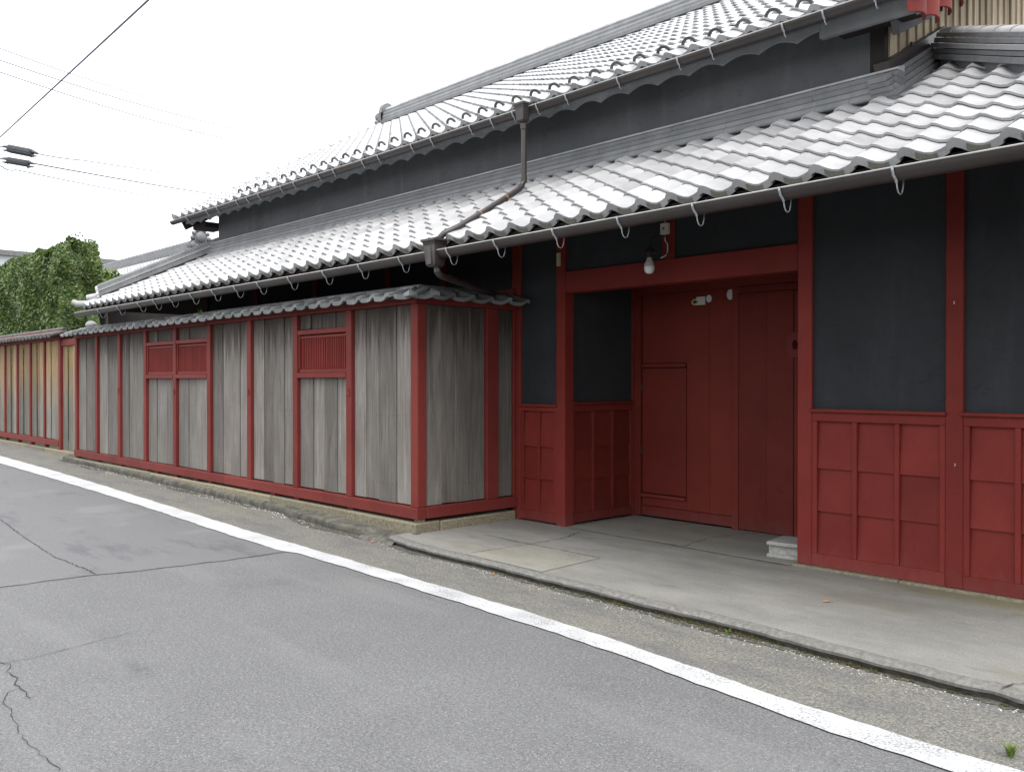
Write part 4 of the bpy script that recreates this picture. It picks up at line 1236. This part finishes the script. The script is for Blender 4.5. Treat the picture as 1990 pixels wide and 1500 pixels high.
# boards, each slightly off the next
def boards(x0, x1, n, z0, z1, y=YF + .048, mat=None, parent=None, step=.012):
    ws = [random.uniform(.8, 1.2) for _ in range(n)]; s = sum(ws); x = x0
    for i, w in enumerate(ws):
        b_ = x + (x1 - x0) * w / s
        dy = (step * (i % 2)) + random.uniform(-.002, .002)
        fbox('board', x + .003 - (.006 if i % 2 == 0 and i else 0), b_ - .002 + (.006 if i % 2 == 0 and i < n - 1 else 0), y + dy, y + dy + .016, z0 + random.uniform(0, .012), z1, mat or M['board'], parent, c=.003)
        x = b_
bays = list(zip(FP, FP[1:] + [-7.53]))
win = {(3), (4), (7)}
for k, (a, b_) in enumerate(bays):
    x0, x1 = a + .057, b_ - .057
    n = 4 if k >= 5 else 3
    if k == 8: n = 4
    if k in win:
        boards(x0, x1, n, .266, 1.632); boards(x0, x1, n, 2.222, 2.41)
        wn_ = thing_part('lattice_window', fence)
        fbox('window_rail', x0, x1, YF + .006, YF + .085, 2.165, 2.222, M['red_wood'], wn_)
        fbox('window_rail', x0 + .03, x1 - .03, YF + .030, YF + .075, 2.118, 2.150, M['red_wood'], wn_)
        fbox('window_sill', x0, x1, YF - .006, YF + .085, 1.632, 1.693, M['red_wood'], wn_)
        fbox('window_sill', x0 + .03, x1, YF + .016, YF + .08, 1.694, 1.738, M['red_wood'], wn_)
        fbox('window_jamb', x0, x0 + .03, YF + .018, YF + .08, 1.739, 2.163, M['red_wood'], wn_)
        fbox('backing', x0, x1, YF + .074, YF + .09, 1.64, 2.22, M['red_deep'], wn_, c=0)
        ns = 26
        sm = MB().box(-.010, .010, 0, .022, 0, .380, c=.003).mesh('slat', M['red'])
        for i in range(ns):
            link('slat', sm, wn_, loc=(x0 + .045 + (x1 - x0 - .065) * (i + .5) / ns + random.uniform(-.002, .002), YF + .036, 1.7385))
    else:
        boards(x0, x1, n, .266, 2.41)
# little red pegs on some posts
for x, z in ((-16.07, 1.42), (-13.685, 1.42), (-11.22, 1.44), (-8.77, 1.46)):
    MB().prism([(x - .03, z - .03), (x + .03, z - .03), (x, z + .05)], YF - .012, YF - .001, 'y').build('peg', M['red_wood'], fence)
# return towards the house: boards run in depth
def side_boards(ya, yb, n):
    ws = [random.uniform(.8, 1.2) for _ in range(n)]; s = sum(ws); y = ya
    for i, w in enumerate(ws):
        e = y + (yb - ya) * w / s; dx = .010 * (i % 2) + random.uniform(-.002, .002)
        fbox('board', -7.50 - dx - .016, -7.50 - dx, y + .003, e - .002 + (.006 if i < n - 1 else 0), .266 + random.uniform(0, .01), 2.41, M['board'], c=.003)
        y = e
fbox('stile', -7.515, -7.463, Y0 - .030, Y0 - .001, .264, 2.41, M['red_wood'])
side_boards(YF + .127, 6.637, 4); side_boards(6.816, Y0 - .031, 1)
# stone plinth
x = -18.45
while x < -7.5:
    l = random.uniform(1.5, 2.1); e = x + l
    if e > -8.6: e = -7.438
    fbox('foundation_stone', x, e - .008, YF - .035 + random.uniform(-.012, .012), YF + .30, -.2, .104 + random.uniform(-.006, .006), M['granite'], c=.018); x = e
fbox('foundation_stone', -7.80, -7.445, YF + .302, 7.07, -.2, .103, M['granite'], c=.015)
# tiled coping: front slope, back slope, ridge
fr = MB().prism([(5.47, 2.445), (5.72, 2.50), (5.97, 2.445), (5.97, 2.462), (5.72, 2.53), (5.47, 2.462)], -18.35, -7.62, 'x').build('fence_roof', M['dark'], fence)
def coping_tile(l, mat, w=.272, name='fence_roof_tile'):
    US_ = [0, .12, .45, .66, .80, .93, 1.0]; ZS_ = [.014, .004, .000, .014, .042, .046, .034]
    W = w + .012; vs, fs = [], []; n = len(US_)
    for y in (0, l):
        for u, z in zip(US_, ZS_): vs.append((u * W, y, z))
    for y in (0, l):
        for u, z in zip(US_, ZS_): vs.append((u * W, y, z - (.040 if y == 0 else .018)))
    for i in range(n - 1):
        fs += [(i, i + 1, n + i + 1, n + i), (i, 2 * n + i, 2 * n + i + 1, i + 1), (2 * n + i, 3 * n + i, 3 * n + i + 1, 2 * n + i + 1)]
    fs += [(0, n, 3 * n, 2 * n), (n - 1, 3 * n - 1, 4 * n - 1, 2 * n - 1)]
    return MB().add(vs, fs).mesh(name, mat, False)
CT = coping_tile(.33, M['tile_old'])
AF = math.atan(.26)
x = -18.52; k = 0
while x < -7.62:
    o = link('roof_tile', CT, fr, loc=(x + random.uniform(-.006, .006), 5.425 + random.uniform(-.006, .006), 2.474 + random.uniform(-.005, .005)), rot=(AF + random.uniform(-.03, .03), random.uniform(-.03, .03), random.uniform(-.03, .03)))
    o2 = link('roof_tile', CT, fr, loc=(x + .28, 6.01, 2.470), rot=(AF, 0, math.pi))
    x += .272
    if -7.75 < x: break
# corner: hip tiles fanned round, then the return
for (ax, ay, rz) in ((-7.56, 5.43, 25), (-7.33, 5.50, 62)):
    link('roof_tile', CT, fr, loc=(ax, ay, 2.475), rot=(AF, 0, R(rz)))
MB().add([(-7.17, 5.33, 2.445), (-7.30, 5.36, 2.475), (-7.20, 5.46, 2.475), (-7.20, 5.36, 2.505), (-7.60, 5.66, 2.53), (-7.50, 5.78, 2.53), (-7.54, 5.70, 2.60), (-7.30, 5.36, 2.44), (-7.20, 5.46, 2.44)], [(0, 3, 1), (0, 2, 3), (1, 3, 6, 4), (3, 2, 5, 6), (0, 1, 7), (0, 8, 2), (0, 7, 8), (1, 4, 5, 2, 8, 7)]).build('corner_tile', M['tile_old'], fr)
y = 5.70
while y < 6.95:
    link('roof_tile', CT, fr, loc=(-7.225 + random.uniform(-.006, .006), y, 2.470 + random.uniform(-.004, .004)), rot=(AF + random.uniform(-.02, .02), random.uniform(-.02, .02), R(90) + random.uniform(-.03, .03)))
    y += .272
MB().box(-7.62, -7.40, 5.78, 7.04, 2.532, 2.55).build('roof_board', M['dark'], fr)
for a in np.arange(-18.3, -7.7, .30):
    MB().tube([(a, 5.735, 2.560), (a + .31, 5.735, 2.566)], [.055, .048], 9).build('ridge_tile', M['tile_old'], fr, smooth=True)
for a in np.arange(5.75, 6.9, .30):
    MB().tube([(-7.535, a, 2.560), (-7.535, a + .31, 2.566)], [.055, .048], 9).build('ridge_tile', M['tile_old'], fr, smooth=True)
MB().sphere((-17.9, 5.80, 2.66), (.13, .10, .08)).build('ridge_end_tile', M['noshi_pale'], fr, smooth=True)

# ------------------------------------------------------------------ the far fence, yellower boards
YG = 5.95
ff = thing('board_fence', 'far fence of yellowish boards with thin red posts under the clipped hedge', 'fence')
FX = [-20.36, -21.45, -22.52, -23.59, -24.68, -25.77, -26.86, -27.95, -29.04, -30.13, -31.2]
for i, x in enumerate(FX):
    fbox('post', x - (.05 if i else .07), x + (.05 if i else .07), YG, YG + .08, .32 if i else .05, 2.46, M['red_wood'], ff, c=.006)
    fbox('spacer', x - .06, x + .06, YG + .02, YG + .1, .13, .20, M['red_wood'], ff)
fbox('bottom_rail', FX[-1], FX[0] - .071, YG - .012, YG + .1, .20, .318, M['red_wood'], ff, c=.006)
fbox('top_beam', FX[-1], FX[0] + .08, YG - .02, YG + .12, 2.462, 2.56, M['red_wood'], ff, c=.006)
for a, b_ in zip(FX[1:], FX[:-1]):
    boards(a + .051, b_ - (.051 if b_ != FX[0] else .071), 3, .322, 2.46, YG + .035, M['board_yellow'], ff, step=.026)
    # thin battens over the joints
# recessed board gate beside it
fbox('lintel', FX[0] + .071, -18.42, YG + .02, YG + .1, 2.33, 2.46, M['red_wood'], ff)
boards(FX[0] + .072, -18.43, 5, .12, 2.328, YG + .055, M['board_yellow'], ff, step=.026)
x = FX[-1]
while x < -18.5:
    e = min(x + random.uniform(1.4, 2.0), -18.47)
    fbox('foundation_stone', x, e - .01, YG - .05, YG + .3, -.2, .128, M['granite'], ff, c=.015); x = e
gk = MB().prism([(5.74, 2.53), (6.0, 2.66), (6.26, 2.53), (6.26, 2.58), (6.0, 2.69), (5.74, 2.56)], -31.2, -20.15, 'x').build('fence_roof', M['red_deep'], ff)
CT2 = coping_tile(.33, M['tile_dark'], name='far_roof_tile')
x = -31.2
while x < -20.25:
    link('roof_tile', CT2, gk, loc=(x, 5.70, 2.535 + random.uniform(-.004, .004)), rot=(AF + .03, random.uniform(-.02, .02), 0))
    link('roof_tile', CT2, gk, loc=(x + .28, 6.30, 2.535), rot=(AF + .03, 0, math.pi))
    x += .272
MB().tube([(-31.2, 6.0, 2.685), (-20.15, 6.0, 2.685)], .045, 9).build('ridge_tile', M['tile_dark'], gk, smooth=True)

# ------------------------------------------------------------------ the house behind
bh = thing('neighbouring_house', 'smaller tiled gable roof with an ornate ridge end behind the hip of the main house', 'house')
BXR, BYR, BZR, BS = -27.15, 12.0, 6.02, .55
LB = 14.
mb = MB()
vs = []
for y, z in ((8.7, BZR - .33 - BS * 3.3), (BYR, BZR - .33), (15.3, BZR - .33 - BS * 3.3)):
    for x in (BXR - LB, BXR): vs += [(x, y, z), (x, y, z - .06)]
mb.add(vs, [(0, 2, 6, 4), (4, 6, 10, 8), (1, 5, 7, 3), (5, 9, 11, 7), (2, 3, 7, 6), (6, 7, 11, 10), (0, 1, 3, 2)])
br = mb.build('roof', M['dark'], bh)
ms = []
AB = math.atan(BS)
for i in range(0, 46):
    for j in range(0, 16):
        y = 8.7 + j * EXPO * math.cos(AB)
        if y > BYR - .1: break
        ms.append(Matrix.Translation((BXR - (i + 1) * P_ - .05, y, BZR - .33 - BS * 3.3 + .02 + j * EXPO * math.sin(AB))) @ Matrix.Rotation(AB, 4, 'X'))
joined(ROOF_TILE, ms, 'roof_tile_field', br, kind='stuff')
T = slopeframe((BXR, 8.7, BZR - .33 - BS * 3.3 + .03), (0, 1, BS), (1, 0, 0))
Lv = 3.3 * math.sqrt(1 + BS * BS)
for i in range(14):
    MB().tube([(i * Lv / 14, 0, .05), ((i + 1) * Lv / 14 + .01, 0, .042)], [.105, .092], 10, M=T).build('verge_tile', M['noshi_pale'], br, smooth=True)
MB().box(0, Lv, -.03, .03, -.14, -.03, M=T).build('verge_board', M['noshi'], br)
MB().prism([(9.0, 4.01), (15.0, 4.01), (15.0, BZR - .42 - BS * 3.0), (BYR, BZR - .42), (9.0, BZR - .42 - BS * 3.0)], BXR - LB + .3, BXR - .28, 'x').build('gable_wall', M['gable_red'], bh)
MB().box(BXR - LB + .3, BXR - .27, 8.99, 15.01, -.1, 4.0).build('timber_wall', M['dark'], bh)
for k in range(4):
    mb = MB(); TT = Matrix.Translation((BXR - LB, BYR, BZR - .33))
    course_run(mb, LB, lambda m_, a, b, j, T_, k=k: m_.box(a, b, -.17 + k * .015, .17 - k * .015, k * .065, k * .065 + .06, M=TT), seg=.6)
    mb.build('ridge_course', M['noshi'], br, kind='stuff')
n = 50
for i in range(n):
    MB().tube([(BXR - .1 - i * .28, BYR, BZR - .06), (BXR - .1 - (i + .97) * .28, BYR, BZR - .065)], [.10, .09], 8).build('ridge_cap_tile', M['noshi'], br, smooth=True)
onigawara(slopeframe((BXR + .05, BYR, BZR - .40), (-1, 0, 0), (0, 1, 0)), br, 1.6, mat=M['noshi'], fancy=True)

fb = thing('distant_building', 'sliver of a pale flat-roofed building beyond the left edge of the hedge', 'building')
MB().box(-75, -66.9, 14, 24, -.1, 10.0).build('wall', M['farwall'], fb)
MB().box(-75.3, -66.7, 13.8, 24.2, 10.0, 10.35).build('roof', M['noshi'], fb)

# ------------------------------------------------------------------ hedge and tree
def leaves(n, sample, size, name, mat, parent, flat=.35):
    V = np.zeros((n * 4, 3)); F = []
    for i in range(n):
        p, nrm = sample()
        nrm = Vector(nrm) + Vector((random.gauss(0, .6), random.gauss(0, .6), random.gauss(.25, .6)))
        nrm.normalize()
        a = nrm.cross(Vector((random.random() - .5, random.random() - .5, random.random() - .5)))
        if a.length < 1e-3: a = Vector((1, 0, 0))
        a.normalize(); b_ = nrm.cross(a)
        s = size * random.uniform(.6, 1.3)
        P = Vector(p)
        for k, (u, w) in enumerate(((-1, 0), (0, flat), (1, 0), (0, -flat))):
            V[i * 4 + k] = P + a * (u * s) + b_ * (w * s * 1.1)
        F.append((i * 4, i * 4 + 1, i * 4 + 2, i * 4 + 3))
    me = bpy.data.meshes.new(name); me.from_pydata(V.tolist(), [], F); me.materials.append(mat); me.update()
    return link(name, me, parent)
HX0, HX1, HY0, HY1, HZT = -36.0, -23.95, 7.0, 8.0, 5.12
def lump(x, y, z):
    return .12 * math.sin(x * 2.1 + z) + .10 * math.sin(x * 4.3 + z * 3.1 + 1) + .08 * math.sin(z * 5.2 + x * 1.7 + y)
def hsample():
    r = random.random()
    dep = abs(random.gauss(0, .11))
    if r < .50:
        x, z = random.uniform(HX0, HX1), random.uniform(1.6, HZT); nrm = (0, -1, 0)
        p = [x, HY0 + dep + lump(x, 0, z), z]
    elif r < .80:
        y, z = random.uniform(HY0, HY1), random.uniform(1.6, HZT); nrm = (1, 0, 0)
        p = [HX1 - dep + lump(y * 2, 3, z), y, z]
    else:
        x, y = random.uniform(HX0, HX1), random.uniform(HY0, HY1); nrm = (0, 0, 1)
        p = [x, y, HZT - dep + .8 * lump(x, y, 1)]
        if random.random() < .05: p[2] += abs(random.gauss(0, .10))
    # round the top edges, lower towards the left as in a hand-clipped hedge
    top = HZT - .004 * max(0, -26.0 - p[0])
    if p[2] > top - .5:
        k = (p[2] - (top - .5)) / .5
        p[0] -= max(0, (p[0] - (HX1 - .5))) * k * .5
        p[1] += max(0, (HY0 + .5 - p[1])) * k * .5
    p[2] = min(p[2], p[2] - (HZT - top) * max(0, (p[2] - 1.6) / (HZT - 1.6)))
    return p, nrm
hedge = thing('hedge', 'tall clipped dark green evergreen hedge rising above the far fence at the left', 'hedge')
leaves(70000, hsample, .050, 'foliage', M['leaf'], hedge, .5)
def hcore():
    vs, fs = [], []
    xs = np.linspace(HX0, HX1 - .30, 26)
    for x in xs:
        top = HZT - .004 * max(0, -26.0 - x) - .30
        vs += [(x, HY0 + .33, .0), (x, HY0 + .33, top - .2), (x, HY0 + .6, top), (x, HY1 - .3, top), (x, HY1 - .3, 0)]
    for i in range(len(xs) - 1):
        for k in range(4): fs.append((i * 5 + k, (i + 1) * 5 + k, (i + 1) * 5 + k + 1, i * 5 + k + 1))
    fs += [tuple(range(5)), tuple((len(xs) - 1) * 5 + k for k in range(5))]
    return MB().add(vs, fs)
M['hcore'] = leafmat("inner_hedge_twigs", [(.36, (.03, .05, .015)), (.66, (.06, .09, .025))], .0, .8)
hcore().build('inner_twigs', M['hcore'], hedge)
mb = MB()
for i in range(14):
    x = HX1 - .5 - i * .85; mb.tube([(x, 7.55, 0), (x + random.uniform(-.1, .1), 7.5, 2.0), (x + random.uniform(-.2, .2), 7.5, 4.2)], [.07, .05, .02], 7)
mb.build('trunk', M['bark'], hedge, kind='stuff')

tree = thing('broadleaf_tree', 'small bright green leafy tree between the hedge and the hip ridge', 'tree')
TX, TY, TZ = -26.9, 9.1, 4.30
MB().tube([(TX, TY, -.05), (TX + .1, TY, 1.6), (TX - .05, TY + .05, 3.2), (TX, TY, TZ)], [.10, .08, .06, .02], 8).build('trunk', M['bark'], tree, smooth=True)
def tsample():
    v = Vector((random.gauss(0, 1), random.gauss(0, 1), random.gauss(0, 1))).normalized()
    r = random.uniform(.5, 1) ** .5
    return (TX + v.x * .62 * r, TY + v.y * .6 * r, TZ + v.z * .45 * r + .12 * math.sin(v.x * 7)), v
leaves(1800, tsample, .08, 'crown', M['palm'], tree, .45)

# ------------------------------------------------------------------ overhead cables
def cable(pts, r, label, sag=.0, group=None):
    P = []
    for (a, b_) in zip(pts[:-1], pts[1:]):
        a, b_ = Vector(a), Vector(b_); n = 14
        for i in range(n):
            t = i / n; q = a.lerp(b_, t); q.z -= sag * 4 * t * (1 - t); P.append(q)
    P.append(Vector(pts[-1]))
    o = MB().tube(P, r, 6).build('overhead_cable', M['cable'], smooth=True)
    o['label'] = label; o['category'] = 'cable'; o['group'] = 'overhead cables above the street'
    return o
def back(p, q, t): return tuple(p[i] + (p[i] - q[i]) * t for i in range(3))
a, b_ = (-9.09, 3.51, 5.45), (-17.98, 4.28, 5.97)
cable([back(a, b_, .6), a, b_, back(b_, a, .25)], .012, 'thick twisted cable slanting steeply across the top left corner of the sky', .0)
def two(p, q, r, label, sag): cable([back(p, q, .10), p, q], r, label, sag)
two((-33.7 * .75, 8.04 * .75, 1.6 + (12.77 - 1.6) * .75), (-64.25 * .5, 34.05 * .5, 1.6 + 20.2 * .5), .012, 'faint topmost thin wire high in the left sky', .25)
two((-31.47 * .78, 7.5 * .78, 1.6 + 10.06 * .78), (-51.97 * .6, 32.46 * .6, 1.6 + 15.83 * .6), .013, 'second thin wire from the top, ending behind the upper roof', .30)
two((-31.47 * .78, 7.5 * .78, 1.6 + 9.69 * .78), (-52.21 * .6, 32.21 * .6, 1.6 + 15.07 * .6), .013, 'third thin wire from the top, running just under the second', .30)
two((-33.72 * .75, 8.03 * .75, 1.6 + 10.0 * .75), (-57.2 * .6, 26.91 * .6, 1.6 + 16.63 * .6), .006, 'faint fourth wire in the middle of the left sky', .25)
sp1 = (-24.07, 6.58, 7.19)
cable([(-28.0, 2.6, 7.9), (-24.62, 6.0, 7.36), (-24.05, 6.60, 7.19), (-27.57, 8.7, 8.03), (-56.24 * .75, 27.91 * .75, 1.6 + 13.26 * .75)], .016, 'wire leaving the upper black cable splice box and bending towards the roof', .02)
cable([(-28.0, 2.4, 7.6), (-24.62, 5.98, 7.06), (-24.15, 6.48, 6.96), (-47.65 * .8, 22.41 * .8, 1.6 + 10.39 * .8)], .021, 'thicker wire leaving the lower black cable splice box', .03)
cable([(-28.0, 2.4, 7.3), (-24.72, 5.88, 6.92), (-25.57, 6.44, 7.04), (-53.07 * .7, 23.95 * .7, 1.6 + 10.85 * .7)], .015, 'lowest wire passing under both black splice boxes', .06)
def splice(p, q, r, label):
    p, q = Vector(p), Vector(q); d = (q - p).normalized(); L_ = (q - p).length
    t = thing('cable_splice_box', label, 'splice box', 'splice boxes on the overhead cables')
    c = d.cross(Vector((0, 0, 1))).normalized()
    T = slopeframe(p, d, c)
    MB().box(.0, L_, -r, r, -r * .9, r * .9, M=T, c=r * .35).build('casing', M['black'], t)
    MB().box(.02, L_ - .02, -r * 1.15, r * 1.15, -r * .16, r * .06, M=T, c=.004).build('flange', M['black'], t)
    for x0, x1 in ((-.14, .02), (L_ - .02, L_ + .14)):
        pts_ = [(x0, 0, .0), ((x0 + x1) / 2, 0, 0), (x1, 0, 0)]
        rr = [.018, .035, .065] if x0 < 0 else [.065, .035, .018]
        MB().tube([(x0, 0, .03), ((x0 + x1) / 2, 0, .03), (x1, 0, .02)], rr, 8, M=T).build('cable_gland', M['black'], t, smooth=True)
        MB().tube([(x0, 0, -.07), ((x0 + x1) / 2, 0, -.06), (x1, 0, -.05)], [r_ * .7 for r_ in rr], 8, M=T).build('cable_gland', M['black'], t, smooth=True)
splice((-24.58, 6.03, 7.33), (-24.16, 6.46, 7.21), .105, 'upper black cable splice box at the left edge of the sky')
splice((-24.60, 6.02, 7.04), (-24.24, 6.40, 6.95), .085, 'lower, slightly shorter black cable splice box at the left edge of the sky')
